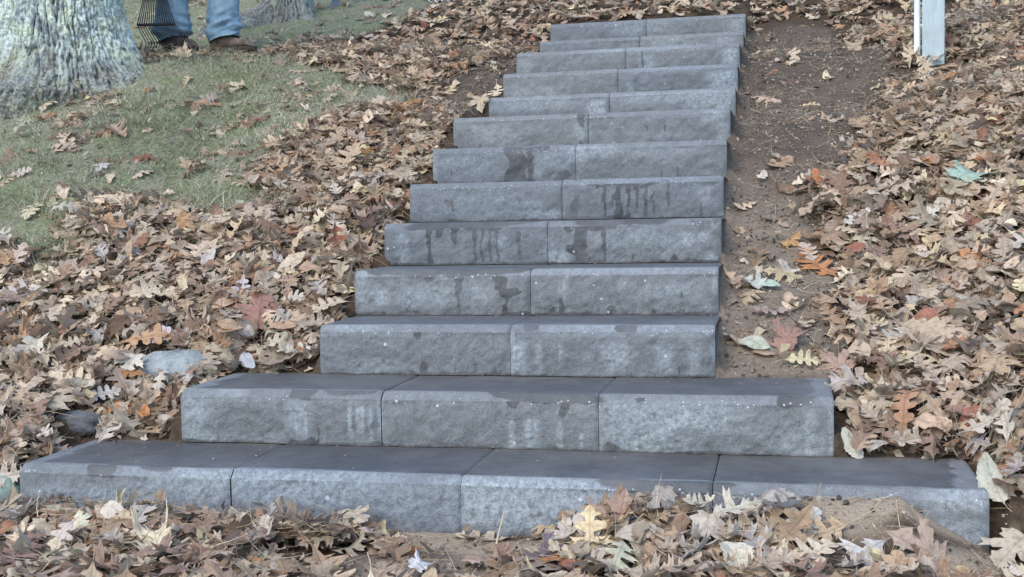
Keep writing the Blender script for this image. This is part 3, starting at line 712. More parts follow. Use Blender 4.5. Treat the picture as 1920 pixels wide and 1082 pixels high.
# small torn scraps between the leaves
def chip(rg):
    n = rg.integers(5, 8); a = np.sort(rg.uniform(0, 2*np.pi, n)); r = rg.uniform(.25, .6, n); P = np.stack([r*np.cos(a)*.7, r*np.sin(a), rg.normal(0, .10, n)], 1)
    V = np.vstack([[0, 0, .0], P]); F = np.array([(0, 1+i, 1+(i+1) % n) for i in range(n)]); return V, F, V[:, :2]+[.2, .4]
PS = [chip(_rg) for _ in range(24)]
x, y, z = scatter((-4.2, 2.4, -.6, 4.8), 58000, rg); m = len(x)
me = assemble('leaf_scraps', np.stack([x, y, z+.045*rg.uniform(0, 1.25, m)], 1), frames(normals(x, y), rg.gamma(2, .3, m), rg), rg.uniform(.014, .052, m), tones(m, rg)*.72, PS, rg.integers(0, len(PS), m), np.ones(m))  # scrap tones darkened to paint in shade in the gaps between leaves
tag(link('leaf_scraps', me, LEAF), 'crumbled bits of leaf mixed through the litter', kind='stuff')
# crumbs on the bare soil and grass
def clods():
    bm = bmesh.new(); bmesh.ops.create_icosphere(bm, subdivisions=1, radius=1); V0 = np.array([v.co for v in bm.verts]); F0 = np.array([[v.index for v in f.verts] for f in bm.faces]); bm.free()
    n = 26000; x = rg.uniform(-3.2, 1.0, n); y = rg.uniform(-.5, 5, n); g, so, sa = masks(x, y)
    ok = ((so < .08) | ((sa < .03) & (rg.uniform(0, 1, n) < .9))) & offstairs(x, y, .01); x, y, sa = x[ok], y[ok], sa[ok]; m = len(x); z = terrain(x, y)
    s_ = rg.gamma(2, .0014, m)+.0012
    V = V0[None]*rg.uniform(.6, 1.3, (m, len(V0), 1))*s_[:, None, None]*rg.uniform(.6, 1.2, (m, 1, 3))+np.stack([x, y, z+s_*.3], 1)[:, None]
    tn = np.array([(.10, .08, .065), (.16, .125, .095), (.24, .19, .14), (.36, .31, .25), (.07, .06, .05)])[rg.integers(0, 5, m)]
    me = npmesh('soil_crumbs', V.reshape(-1, 3), (F0[None]+(np.arange(m)*len(V0))[:, None, None]).reshape(-1, 3), False, {'tone': np.repeat(tn, len(V0), 0)})
    mt, nt, b = mat_new('soil_crumb', .95, .1); nt.links.new(attr(nt, 'tone').outputs['Color'], b.inputs['Base Color'])
    tag(link('soil_crumbs', me, mt), 'small clods and grit on the bare soil', kind='stuff')
clods()
def crumbs():
    n = 16000; x = rg.uniform(-4, 1.2, n); y = rg.uniform(-.5, 5, n); g, so, sa = masks(x, y)
    ok = (((so < .1) & (rg.uniform(0, 1, n) < .9)) | ((g < .03) & (rg.uniform(0, 1, n) < .25)) | ((sa < .03) & (rg.uniform(0, 1, n) < .5))) & offstairs(x, y, .012)
    x, y = x[ok], y[ok]; m = len(x); z = terrain(x, y)
    me = assemble('leaf_scraps', np.stack([x, y, z+.004], 1), frames(normals(x, y), rg.gamma(2, .2, m), rg), rg.uniform(.006, .022, m), tones(m, rg)*rg.choice([.6, 1, 1.2], (m, 1)), PS, rg.integers(0, len(PS), m), np.ones(m))
    tag(link('leaf_scraps', me, LEAF), 'tiny crumbs of leaf on the bare soil strip', kind='stuff')
crumbs()
def tread_grit():
    X, Y, Z = [], [], []
    for k in range(1, 8):
        n = 150 if k <= 2 else 60; w_ = YS[k+1]-YS[k]
        x = rg.uniform(XL[k]+.02, XR[k]-.02, n); q = rg.uniform(0, 1, n); y = YS[k]+CH+.01+(w_-CH-.014)*(1-q**2.5)
        X.append(x); Y.append(y); Z.append(np.full(n, k*RH+.0016))
    x, y, z = map(np.concatenate, (X, Y, Z)); m = len(x)
    me = assemble('leaf_scraps', np.stack([x, y, z], 1), frames(np.tile([0, 0, 1.0], (m, 1)), np.full(m, .08), rg), rg.uniform(.002, .009, m), tones(m, rg), PS, rg.integers(0, len(PS), m), np.ones(m))
    tag(link('leaf_scraps', me, LEAF), 'specks of grit and leaf swept to the back of the treads', kind='stuff')
tread_grit()

# pine needles: thin bent ribbons
def ribbons(name, label, x, y, z, length, width, bend, elev, tone, mat, rg, seg=3, nrm=None):
    m = len(x); a = rg.uniform(0, 2*np.pi, m)
    d = np.stack([np.cos(a)*np.cos(elev), np.sin(a)*np.cos(elev), np.sin(elev)], 1)
    if nrm is not None: d = d-nrm*((d*nrm).sum(1)-np.sin(elev))[:, None]; d /= np.linalg.norm(d, axis=1)[:, None]
    s = np.cross(d, [0, 0, 1.0]); s /= np.linalg.norm(s, axis=1)[:, None]+1e-9
    n2 = np.cross(s, d); s = s*np.cos(.5)+n2*np.sin(.5)*rg.choice([-1, 1], m)[:, None]
    b = s*bend[:, None]*rg.choice([-1, 1], m)[:, None]+n2*(bend*.5*rg.normal(0, 1, m))[:, None]
    V = []
    for k in range(seg+1):
        t = k/seg; c = np.stack([x, y, z], 1)+d*(length*t)[:, None]+b*(length*t*t)[:, None]
        w = width*(1-.75*t)
        V += [c-s*w[:, None], c+s*w[:, None]]
    V = np.stack(V, 1); nV = V.shape[1]
    f = []
    for k in range(seg): f += [(2*k, 2*k+1, 2*k+3), (2*k, 2*k+3, 2*k+2)]
    F = (np.array(f)[None]+(np.arange(m)*nV)[:, None, None]).reshape(-1, 3)
    me = npmesh(name, V.reshape(-1, 3), F, True, {'tone': np.repeat(tone, nV, 0)})
    o = link(name, me, mat); tag(o, label, kind='stuff'); return o
def strand_material():
    m, nt, b = mat_new('dry_strand', .75, .2); nt.links.new(attr(nt, 'tone').outputs['Color'], b.inputs['Base Color'])
    return m
STRAND = strand_material()
n = 36000; x = rg.uniform(-4.2, 2.2, n); y = rg.uniform(-.6, 4.6, n); z = terrain(x, y); g, so, sa = masks(x, y)
ok = visible(x, y, z, 30) & offstairs(x, y, .03) & ~((g < 0) & (rg.uniform(0, 1, n) < .5)); x, y, z, so, sa, g = x[ok], y[ok], z[ok], so[ok], sa[ok], g[ok]; m = len(x)
lf = np.where((so < .05) | (sa < .05) | (g < .02), .006, .02+.05*rg.uniform(0, 1, m))
tn = np.array([(.42, .32, .19), (.34, .24, .14), (.28, .19, .12), (.50, .41, .27), (.40, .36, .28)])[rg.integers(0, 5, m)]*rg.uniform(.75, 1.15, (m, 1))
ribbons('pine_needles', 'dry tan pine needles scattered over leaves and soil', x, y, z+lf, rg.uniform(.05, .12, m), rg.uniform(.0006, .0011, m), rg.uniform(.02, .35, m), rg.normal(.06, .16, m), tn, STRAND, rg, 3, normals(x, y))

# grass
def grass(name, label, poly, per, lo, hi, keep, wd):
    x0, y0 = poly.min(0); x1, y1 = poly.max(0); x0 = max(x0, -6.5); y1 = min(y1, 9); n = int(per*(x1-x0)*(y1-y0))
    x = rg.uniform(x0, x1, n); y = rg.uniform(y0, y1, n)
    sd = sdpoly(x, y, poly)+.06*fbm(x*5, y*5, 0, 21, 4); z = terrain(x, y)
    tuft = .5+.5*fbm(x*7, y*7, 0, 91, 3)
    ok = (sd < .07) & visible(x, y, z, 40) & offstairs(x, y, .01) & (rg.uniform(0, 1, n) < .35+.9*tuft)
    x, y, z, tuft = x[ok], y[ok], z[ok], tuft[ok]; m = len(x)
    dry = np.clip(.62+1.5*fbm(x*1.6, y*1.6, 0, 44, 3), .08, .92); dry = np.clip(dry-.45*(1-sstep(2.0, 2.7, y+.3*fbm(x*2, y*2, 0, 61, 2))), .05, .9); isdry = rg.uniform(0, 1, m) < dry
    gr = np.array([(.30, .34, .18), (.36, .38, .24), (.20, .25, .11), (.44, .46, .33)])[rg.integers(0, 4, m)]
    dr = np.array([(.62, .58, .43), (.54, .50, .38), (.70, .66, .54), (.42, .36, .28), (.54, .55, .41)])[rg.integers(0, 5, m)]
    tn = np.where(isdry[:, None], dr, gr)*rg.uniform(.6, 1.25, (m, 1))*(.9+.6*fbm(x*2.3, y*2.3, 0, 55, 4))[:, None]
    L = rg.uniform(lo, hi, m)*(.35+1.6*tuft**2)
    return ribbons(name, label, x, y, z-.004, L, rg.uniform(wd*.7, wd*1.3, m), rg.uniform(.1, .8, m), np.clip(rg.normal(.5, .38, m), .02, 1.5), tn, STRAND, rg, 2)
grass('grass', 'short grey green grass on the hump below the lichened tree', P_GRASS, 12500, .022, .085, 1, .0013)
grass('grass', 'smooth mown grass behind the standing person', P_GRASS2, 3600, .015, .04, 1, .0018)

# ------------------------------------------------------------------ trees
def bark_material(name, lichen=1.0):
    m, nt, b = mat_new(name, .9, .15)
    P = geoco(nt); st = scaled(nt, P, (1, 1, .35))
    n1 = noise(nt, st, 26, 6, .7); n2 = noise(nt, P, 70, 5, .7); patch = noise(nt, P, 9, 6, .68, .5); patch2 = noise(nt, P, 8, 4, .6, .3); fine = noise(nt, P, 240, 3, .7)
    ridge = attr(nt, 'ridge').outputs['Fac']
    bark = mix(nt, ramp(nt, n1, [(.35, 0.0), (.65, 1.0)]), (.19, .215, .215), (.38, .43, .44))
    lg = mix(nt, ramp(nt, patch2, [(.42, 0.0), (.58, 1.0)]), (.66, .76, .70), (.66, .72, .52))
    lg = mix(nt, ramp(nt, n2, [(.38, .9), (.5, 0.0)]), lg, (.22, .26, .25))
    lf = mth(nt, 'MULTIPLY', ramp(nt, mth(nt, 'ADD', mth(nt, 'MULTIPLY', patch, .7), mth(nt, 'MULTIPLY', n2, .35)), [(.46, 0.0), (.54, 1.0)]), mth(nt, 'ADD', mth(nt, 'MULTIPLY', ridge, .6), .4))
    c = mix(nt, mth(nt, 'MULTIPLY', lf, lichen), bark, lg)
    c = mix(nt, ramp(nt, ridge, [(.05, 1.0), (.45, 0.0)]), c, (.085, .075, .065))
    c = mix(nt, ramp(nt, fine, [(.64, 0.0), (.74, .7)]), c, (.60, .66, .64))
    foot = attr(nt, 'foot').outputs['Fac']
    c = mix(nt, mth(nt, 'MULTIPLY', foot, ramp(nt, n2, [(.35, 0.0), (.6, 1.0)])), c, (.10, .085, .055))
    nt.links.new(c, b.inputs['Base Color'])
    bump(nt, b, mth(nt, 'ADD', n1, mth(nt, 'MULTIPLY', n2, .6)), .9, .012)
    return m
def tree(cx, cy, zb, r0, flare, label, mat, roots, seed, res=1.0):
    base = empty('tree', (cx, cy, zb)); tag(base, label, 'tree')
    na = int(520*res); zs = np.concatenate([np.arange(-.35, 1.25, (.007/res)), np.linspace(1.27, 7.0, 60)])
    th = np.arange(na)/na*2*np.pi; TH, Z = np.meshgrid(th, zs, indexing='ij')
    zz = np.maximum(Z, -.1)
    R = r0*(1-.055*np.clip(Z, 0, 9))+flare*np.exp(-np.clip(zz+.02, -.1, 9)/.20)
    for a, amp, wd, hh in roots:
        dd = np.angle(np.exp(1j*(TH-a))); R = R+amp*np.exp(-(dd/wd)**2)*np.exp(-np.clip(zz+.02, -.1, 9)/hh)
    s = r0*2.2
    ang = TH+.05*fbm(Z*3, np.cos(TH)*2, np.sin(TH)*2, seed, 2)
    # long, broken ridges between vertical furrows
    kx, ky = np.cos(ang)*s*15, np.sin(ang)*s*15
    v1 = np.abs(fbm(kx, ky, Z*5.5, seed+1, 2)); v2 = np.abs(fbm(kx*2.1, ky*2.1, Z*17, seed+2, 3))
    ridge = np.clip(sstep(.0, .16, v1)*.6+sstep(.0, .24, v2)*.4, 0, 1)
    amp = .026*np.clip(1.15-Z*.05, .5, 1.2)
    R = R+amp*(ridge-.6)+.012*fbm(kx*2.0, ky*2.0, Z*48, seed+3, 4)+.03*fbm(np.cos(TH)*1.6, np.sin(TH)*1.6, Z*.8, seed+5, 2)
    lean = .03*np.clip(Z, 0, 9)
    V = np.stack([np.cos(TH)*R-lean, np.sin(TH)*R, Z], -1).reshape(-1, 3)
    foot = (1-sstep(.02, .30, Z+.12*fbm(kx*.7, ky*.7, Z*4, seed+6, 2)+.06))
    me = npmesh('trunk', V, gridfaces(na, len(zs), True), True, {'ridge': ridge.ravel(), 'foot': foot.ravel()})
    link('trunk', me, mat, base)
    rgt = np.random.default_rng(seed); cr = []; off = 0; VV = []; FF = []
    for i in range(9):      # bare limbs far above the frame
        a = rgt.uniform(0, 6.28); z0 = rgt.uniform(4, 6.8); p = np.array([-.03*z0, 0, z0]); pts = [p]; d = np.array([math.cos(a), math.sin(a), .7])
        for q in range(6): d = d+rgt.normal(0, .2, 3); d /= np.linalg.norm(d); p = p+d*.55; pts.append(p)
        v, f = tube_arrays(pts, np.linspace(r0*.3, .02, 7), 8); VV.append(v); FF += [tuple(q+off for q in t) for t in f]; off += len(v)
    me = pymesh('crown', np.vstack(VV), FF); at = me.attributes.new('ridge', 'FLOAT', 'POINT'); at.data.foreach_set('value', [.7]*len(me.vertices))
    link('crown', me, mat, base)
    return base
BARK = bark_material('lichened_bark', 1.0); BARK2 = bark_material('grey_bark', .45)
RT = np.array([math.cos(YAW), -math.sin(YAW), 0]); FW = np.array([math.sin(YAW), math.cos(YAW), 0])
def stand(px, py, d):
    P = CAMP+ray(px, py)*d; P[2] = float(terrain(P[0], P[1])); return P
c = stand(118, 200, 6.8)
tree(c[0], c[1], c[2]-.01, .335, .105, 'broad tree trunk crusted with pale green lichen at the left edge', BARK, [(.0, .15, .50, .20), (-2.6, .05, .3, .2), (-1.5, .05, .25, .12)], 5)
c = stand(545, 25, 9.0)
tree(c[0], c[1], c[2], .13, .07, 'smaller grey tree base behind the grass, right of the standing legs', BARK2, [(-2.3, .22, .28, .10), (-.6, .08, .3, .1)], 9, .45)

# ------------------------------------------------------------------ post and pipe
def post_material():
    m, nt, b = mat_new('weathered_post', .7, .3); P = geoco(nt); g = noise(nt, scaled(nt, P, (1, 1, .12)), 120, 5, .7); w = noise(nt, P, 9, 5, .6)
    c = mix(nt, ramp(nt, g, [(.35, 0.0), (.7, 1.0)]), (.34, .42, .44), (.47, .56, .58)); c = mix(nt, ramp(nt, w, [(.5, 0.0), (.72, .5)]), c, (.33, .35, .33))
    nt.links.new(c, b.inputs['Base Color']); bump(nt, b, g, .4, .002); return m
h = stand(1750, 122, 5.95); post = empty('post', tuple(h), YAW+.10)
tag(post, 'square weathered grey-painted post standing in leaves at the upper right', 'post')
pm = post_material(); boxmesh('shaft', (-.053, 0, -.3), (.053, .10, 2.3), .006, pm, post)
boxmesh('cap', (-.062, -.009, 2.3), (.062, .109, 2.33), .005, pm, post)
h = stand(1721, 116, 6.0); m, nt, b = mat_new('white_pipe', .42, .4); nz = noise(nt, geoco(nt), 30, 4); nt.links.new(mix(nt, nz, (.62, .68, .68), (.74, .79, .79)), b.inputs['Base Color'])
pipe = empty('pipe', tuple(h)); tag(pipe, 'thin white pipe standing just left of the grey post', 'pipe')
tube('tube', [(0, .03, -.3), (0, .03, .4), (.004, .03, 1.2), (.006, .03, 2.2)], .0155, m, pipe, 14)
tube('coupling', [(.003, .03, 1.0), (.003, .03, 1.06)], .019, m, pipe, 14)

# ------------------------------------------------------------------ rocks
def rock(name, loc, size, label, cols, seed, lich=.5):
    bm = bmesh.new(); bmesh.ops.create_icosphere(bm, subdivisions=5, radius=1)
    V = np.array([v.co for v in bm.verts]); n = 1+.22*fbm(V[:, 0]*1.3, V[:, 1]*1.3, V[:, 2]*1.3, seed, 3)+.05*fbm(V[:, 0]*6, V[:, 1]*6, V[:, 2]*6, seed+3, 4)
    V = V*n[:, None]*np.array(size)
    for v, p in zip(bm.verts, V): v.co = p
    for f in bm.faces: f.smooth = True
    me = bpy.data.meshes.new(name); bm.to_mesh(me); bm.free()
    m, nt, b = mat_new(name+'_stone', .9, .2); P = geoco(nt)
    c = mix(nt, ramp(nt, noise(nt, P, 24, 6, .7), [(.38, 0.0), (.6, 1.0)]), cols[0], cols[1]); c = mix(nt, ramp(nt, noise(nt, P, 11, 5, .65), [(.5, 0.0), (.6, lich)]), c, cols[2])
    c = mix(nt, ramp(nt, noise(nt, P, 200, 3, .7), [(.3, .6), (.45, 0.0)]), c, (.12, .12, .12))
    nt.links.new(c, b.inputs['Base Color']); bump(nt, b, noise(nt, P, 60, 5, .7), .8, .006)
    o = link(name, me, m); o.location = loc; tag(o, label, 'rock'); return o
h = hit(318, 700); rock('rock', (h[0], h[1]+.05, h[2]-.002), (.145, .10, .075), 'flat pale blue-grey lichened rock in leaves left of the second step', [(.21, .23, .235), (.34, .375, .375), (.40, .44, .41)], 3)
h = hit(130, 785); rock('rock', (h[0], h[1]+.04, h[2]-.022), (.085, .05, .04), 'small dark grey rock half buried above the lowest step', [(.10, .10, .105), (.19, .19, .19), (.15, .15, .15)], 8)
h = hit(8, 950); rock('rock', (h[0]-.01, h[1]+.03, h[2]+.01), (.065, .06, .07), 'mossy green rock at the left corner of the lowest step', [(.14, .20, .16), (.26, .33, .29), (.18, .26, .16)], 12)

# ------------------------------------------------------------------ things at the far top edge
wm_, nt, b = mat_new('white_slat', .6, .3); b.inputs['Base Color'].default_value = (.66, .69, .68, 1)
h = hit(852, 9); lat = empty('lattice_panel', tuple(h), YAW); tag(lat, 'white zigzag lattice foot showing at the top edge above the leaves', 'lattice')
for i in range(9):
    for s_ in (-1, 1):
        x0 = -.20+i*.05; a = Vector((x0-.024*s_*1.1, .004*s_, .0)); d = Vector((s_*.048*6, .0, .048*7.2))
        if not -.26 < (a+d).x < .26: d *= max(.15, (.26-abs(a.x))/abs(d.x)) if abs(a.x) < .26 else .2
        V, F = tube_arrays([a, a+d], .006, 4); link('slat', pymesh('slat', V, F, False), wm_, lat)
m, nt, b = mat_new('blue_grey_metal', .6, .3); b.inputs['Base Color'].default_value = (.16, .20, .25, 1)
h = hit(629, 12); pg = tube('peg', [(0, 0, -.05), (0, 0, .05), (.0, 0, .35)], [.028, .034, .04], m); pg.location = h
tag(pg, 'blue-grey peg standing in the mown grass at the top edge', 'peg')

# ------------------------------------------------------------------ person
A1 = stand(324, 97, 7.30)+np.array([0, 0, .008]); A2 = stand(419, 102, 7.24)+np.array([0, 0, .016])
ctr = (A1+A2)/2
pers = empty('person', tuple(ctr)); tag(pers, 'person in faded blue jeans and brown boots standing on the bank behind a rake', 'person')
a1 = A1-ctr; a2 = A2-ctr
hipc = np.array([.0, .04, .93])+RT*.01
h1 = hipc-RT*.10; h2 = hipc+RT*.10
k1 = a1*.55+h1*.45+RT*(-.02)+FW*(-.02)+np.array([0, 0, .02]); k2 = a2*.55+h2*.45+RT*.03+FW*(-.02)
def skin(name, nodes, edges, mat, parent, sub=2, root=0):
    me = bpy.data.meshes.new(name); me.from_pydata([tuple(n[0]) for n in nodes], edges, [])
    o = link(name, me, mat, parent); md = o.modifiers.new('skin', 'SKIN'); md.use_smooth_shade = True
    for i, n in enumerate(nodes): me.skin_vertices[0].data[i].radius = (n[1], n[1]) if not isinstance(n[1], tuple) else n[1]; me.skin_vertices[0].data[i].use_root = (i == root)
    s_ = o.modifiers.new('subd', 'SUBSURF'); s_.levels = sub; s_.render_levels = sub; return o
fc = RT*.92-FW*.38; fc /= np.linalg.norm(fc)          # the way the person faces
sdv = np.array([-fc[1], fc[0], 0])                     # their left side
grip1 = np.array([-.16, -.22, 1.02]); grip2 = np.array([-.17, -.21, 1.30])
nodes = [(hipc, .115)]; edges = []
def chain(start, pts):
    p = start
    for q in pts: nodes.append(q); edges.append((p, len(nodes)-1)); p = len(nodes)-1
    return p
chest = chain(0, [(hipc+[0, 0, .18], .12), (hipc+[0, 0, .40], .15)])
neck = chain(chest, [(hipc+np.array([0, 0, .52])+fc*.01, .06), (hipc+np.array([0, 0, .60])+fc*.02, .055), (hipc+np.array([0, 0, .70])+fc*.03, .088), (hipc+np.array([0, 0, .80])+fc*.02, .08)])
chain(0, [(h1+[0, 0, -.06], .09), (k1+[0, 0, .0], .06), (a1+[0, 0, .10], .042)]); chain(0, [(h2+[0, 0, -.06], .09), (k2, .06), (a2+[0, 0, .10], .042)])
for sg, gr_ in ((-1, grip1), (1, grip2)):
    sh = hipc+np.array([0, 0, .44])+sdv*sg*.19; el = (sh+gr_)/2+np.array([0, 0, -.14])+sdv*sg*.06
    wr = gr_+(el-gr_)*.22
    w_i = chain(chest, [(sh, .062), (el, .045), (wr, .03), (gr_+(el-gr_)*.10, .032)])
    ax_ = np.array([0, 0, 1.0]); dirn = (gr_-el)/np.linalg.norm(gr_-el); side_ = np.cross(ax_, dirn)
    for f_ in range(4):
        o_ = gr_+ax_*(.027-.018*f_)
        chain(w_i, [(o_+side_*.022, .0085), (o_+dirn*.024+side_*.012, .008), (o_+dirn*.020-side_*.016, .007)])
    chain(w_i, [(gr_-side_*.024+ax_*.01, .010), (gr_-side_*.02+dirn*.02+ax_*.03, .008)])
m, nt, b = mat_new('skin', .55, .35); b.inputs['Base Color'].default_value = (.50, .32, .25, 1)
skin('body', nodes, edges, m, pers)
def denim():
    m, nt, b = mat_new('denim', .85, .15); P = geoco(nt); w = noise(nt, P, 340, 3, .7); v = noise(nt, P, 7, 4, .6); st = noise(nt, scaled(nt, P, (1, 1, .25)), 40, 4, .6)
    c = mix(nt, ramp(nt, v, [(.35, 0.0), (.65, 1.0)]), (.17, .27, .36), (.28, .41, .50)); c = mix(nt, ramp(nt, st, [(.45, 0.0), (.7, .5)]), c, (.36, .48, .55)); c = mix(nt, ramp(nt, w, [(.4, .35), (.6, 0.0)]), c, (.12, .19, .27))
    nt.links.new(c, b.inputs['Base Color']); bump(nt, b, w, .4, .0015); return m
DEN = denim()
def loft(name, rings, mat, parent, na=48):
    V = []; 
    for r_ in rings: V.append(r_)
    V = np.array(V); me = npmesh(name, V.reshape(-1, 3), gridfaces(len(rings), na)if False else np.array([((i)*na+j, (i)*na+(j+1) % na, (i+1)*na+(j+1) % na, (i+1)*na+j) for i in range(len(rings)-1) for j in range(na)]), True)
    return link(name, me, mat, parent)
def leg_rings(a, k_, h_, seed, na=48):
    R = []; ts = np.linspace(0, 1, 110); th = np.arange(na)/na*2*np.pi
    hem = .075
    for t in ts:
        z = hem+t*(h_[2]-.02-hem-a[2])+a[2]
        if z < k_[2]: q = (z-a[2])/(k_[2]-a[2]); c = a*(1-q)+k_*q
        else: q = (z-k_[2])/(h_[2]-k_[2]); c = k_*(1-q)+h_*q
        c = c.copy(); c[2] = z
        hz = z-a[2]
        rad = .104+.012*sstep(.2, .6, hz)+.022*sstep(.5, .9, hz)-.006*np.exp(-((hz-.30)/.12)**2)+.010*np.exp(-((hz-.13)/.05)**2)-.010*np.exp(-((hz-.085)/.03)**2)
        fold = np.exp(-((hz-.15)/.085)**2)
        ph = th+seed
        n = fold*(.034*fbm(hz*34+1.3*np.sin(ph), np.cos(ph)*1.1+seed, np.sin(ph)*1.1, 6, 2)-.012*np.abs(fbm(hz*60+2*np.cos(ph), np.sin(ph)*1.5, seed, 16, 2)))
        n = n+.006*fbm(np.cos(th)*3+seed, np.sin(th)*3, hz*5, 4, 3)+.005*np.sin(2*th+hz*7)
        if t < .02: n = n-.004
        r = rad*(1-.10*np.abs(np.sin(th)))+n
        dx = np.cos(th)[:, None]*fc+np.sin(th)[:, None]*sdv
        ring = c+dx*r[:, None]; 
        # hem dips at the heel
        if hz < .13: ring[:, 2] -= .018*np.cos(th+math.pi)*(1-(hz-.075)/.055)*1.0
        R.append(ring)
    return R
for a, k_, h_, sd_ in ((a1, k1, h1, 1.3), (a2, k2, h2, 4.1)):
    lg_ = loft('trouser_leg', leg_rings(a, k_, h_, sd_), DEN, pers)
    so_ = lg_.modifiers.new('thick', 'SOLIDIFY'); so_.thickness = .003
th = np.arange(48)/48*2*np.pi
pelv = []
for t in np.linspace(0, 1, 14):
    z = hipc[2]-.14+t*.26; rx = .20-.03*abs(t-.4); ry = .135-.02*t
    if t < .01: rx *= .75; ry *= .6
    pelv.append(np.array([0, 0, 0])+hipc*[1, 1, 0]+np.array([0, 0, z])+np.cos(th)[:, None]*sdv*rx+np.sin(th)[:, None]*fc*ry)
loft('trouser_seat', pelv, DEN, pers)
m, nt, b = mat_new('jacket_cloth', .9, .1); b.inputs['Base Color'].default_value = (.12, .13, .10, 1)
jk = []
for t in np.linspace(0, 1, 24):
    z = hipc[2]+.04+t*.50; wx = np.interp(t, [0, .3, .75, .92, 1], [.205, .20, .225, .15, .075]); wy = np.interp(t, [0, .3, .75, .92, 1], [.15, .14, .15, .10, .07])
    jk.append(hipc*[1, 1, 0]+np.array([0, 0, z])+np.cos(th)[:, None]*sdv*(wx+.006*np.sin(9*t+5*th))[:, None]+np.sin(th)[:, None]*fc*wy)
loft('jacket', jk, m, pers)
for sg, gr_ in ((-1, grip1), (1, grip2)):
    sh = hipc+np.array([0, 0, .44])+sdv*sg*.19; el = (sh+gr_)/2+np.array([0, 0, -.14])+sdv*sg*.06; wr = gr_+(el-gr_)*.25
    tube('sleeve', [sh-sdv*sg*.04, sh, (sh+el)/2, el, (el+wr)/2, wr], [.075, .078, .068, .06, .053, .045], m, pers, 16)
m, nt, b = mat_new('hair', .8, .2); b.inputs['Base Color'].default_value = (.10, .07, .05, 1)
bm = bmesh.new(); bmesh.ops.create_icosphere(bm, subdivisions=4, radius=1)
bmesh.ops.delete(bm, geom=[v for v in bm.verts if v.co.z < -.15 and Vector(fc).dot(v.co) > -.2], context='VERTS')
for v in bm.verts: v.co = Vector((v.co.x*.094, v.co.y*.094, v.co.z*.095))*(1+.03*math.sin(v.co.x*13+v.co.z*9))
me = bpy.data.meshes.new('hair'); bm.to_mesh(me); bm.free(); hr = link('hair', me, m, pers); hr.location = Vector(hipc+np.array([0, 0, .775])+fc*.008)
# boots
def boot_material():
    m, nt, b = mat_new('brown_leather', .75, .25); P = geoco(nt)
    c = mix(nt, ramp(nt, noise(nt, P, 30, 5, .65), [(.35, 0.0), (.65, 1.0)]), (.085, .062, .048), (.20, .15, .115)); nt.links.new(c, b.inputs['Base Color']); bump(nt, b, noise(nt, P, 80, 4), .5, .003); return m
BOOT = boot_material(); m, nt, b = mat_new('boot_rubber', .8, .2); b.inputs['Base Color'].default_value = (.05, .04, .035, 1); RUB = m
def boot(a, dirv):
    d = dirv/np.linalg.norm(dirv); s_ = np.array([-d[1], d[0], 0]); rings = []; L = .30; n = 34; na = 28; th = np.arange(na)/na*2*np.pi
    for i in range(n):
        t = i/(n-1); xx = -.085+L*t; e = math.sqrt(max(0, 1-((t-.5)/.5)**6)) if 0 < t < 1 else .02
        if t > .8: e = math.sqrt(max(.0004, 1-((t-.8)/.2)**2))
        if t < .1: e = math.sqrt(max(.0004, 1-((.1-t)/.1)**2))
        wd = np.interp(t, [0, .2, .45, .72, .9, 1], [.034, .037, .036, .05, .045, .03])*e+.001
        top = np.interp(t, [0, .18, .34, .5, .66, .82, 1], [.12, .13, .12, .092, .078, .068, .035]); top = .02+(top-.02)*e
        zc = (top+.02)/2; hz = (top-.02)/2
        cs = np.sign(np.cos(th))*np.abs(np.cos(th))**.85; sn = np.sign(np.sin(th))*np.abs(np.sin(th))**.8
        rings.append(a+d*xx+s_*(wd*cs)[:, None]*(1-.25*(sn > 0)*sn)[:, None]+np.outer(zc+hz*sn, [0, 0, 1]))
    o = loft('boot', rings, BOOT, pers, na)
    rs = []
    for z in (.0, .003, .021, .023):
        tt = np.arange(40)/40*2*np.pi; cx_ = np.cos(tt); lx = .065+(L/2+.006)*np.sign(cx_)*np.abs(cx_)**.8
        wy = np.interp((cx_+1)/2, [0, .35, .75, 1], [.042, .038, .054, .05])*np.sign(np.sin(tt))*np.abs(np.sin(tt))**.7
        k_ = 1 if .001 < z < .022 else .95
        rs.append(a+d*(lx[:, None])+s_*(wy*k_)[:, None]+np.array([0, 0, z]))
    loft('sole', rs, RUB, o, 40)
    V, F = tube_arrays([a+np.array([0, 0, .08])-d*.01, a+np.array([0, 0, .2])-d*.012], [.05, .052], 20); link('shaft', pymesh('shaft', V, F), BOOT, o)
    for i in range(4):
        q = a+d*(.05+.022*i)+np.array([0, 0, .128-.013*i]); V, F = tube_arrays([q-s_*.02, q+np.array([0, 0, .005]), q+s_*.02], .0025, 6); link('lace', pymesh('lace', V, F), RUB, o)
boot(a1+np.array([0, 0, -.002]), RT*.8-FW*.55); boot(a2+np.array([0, 0, -.002]), RT*.97-FW*.25)

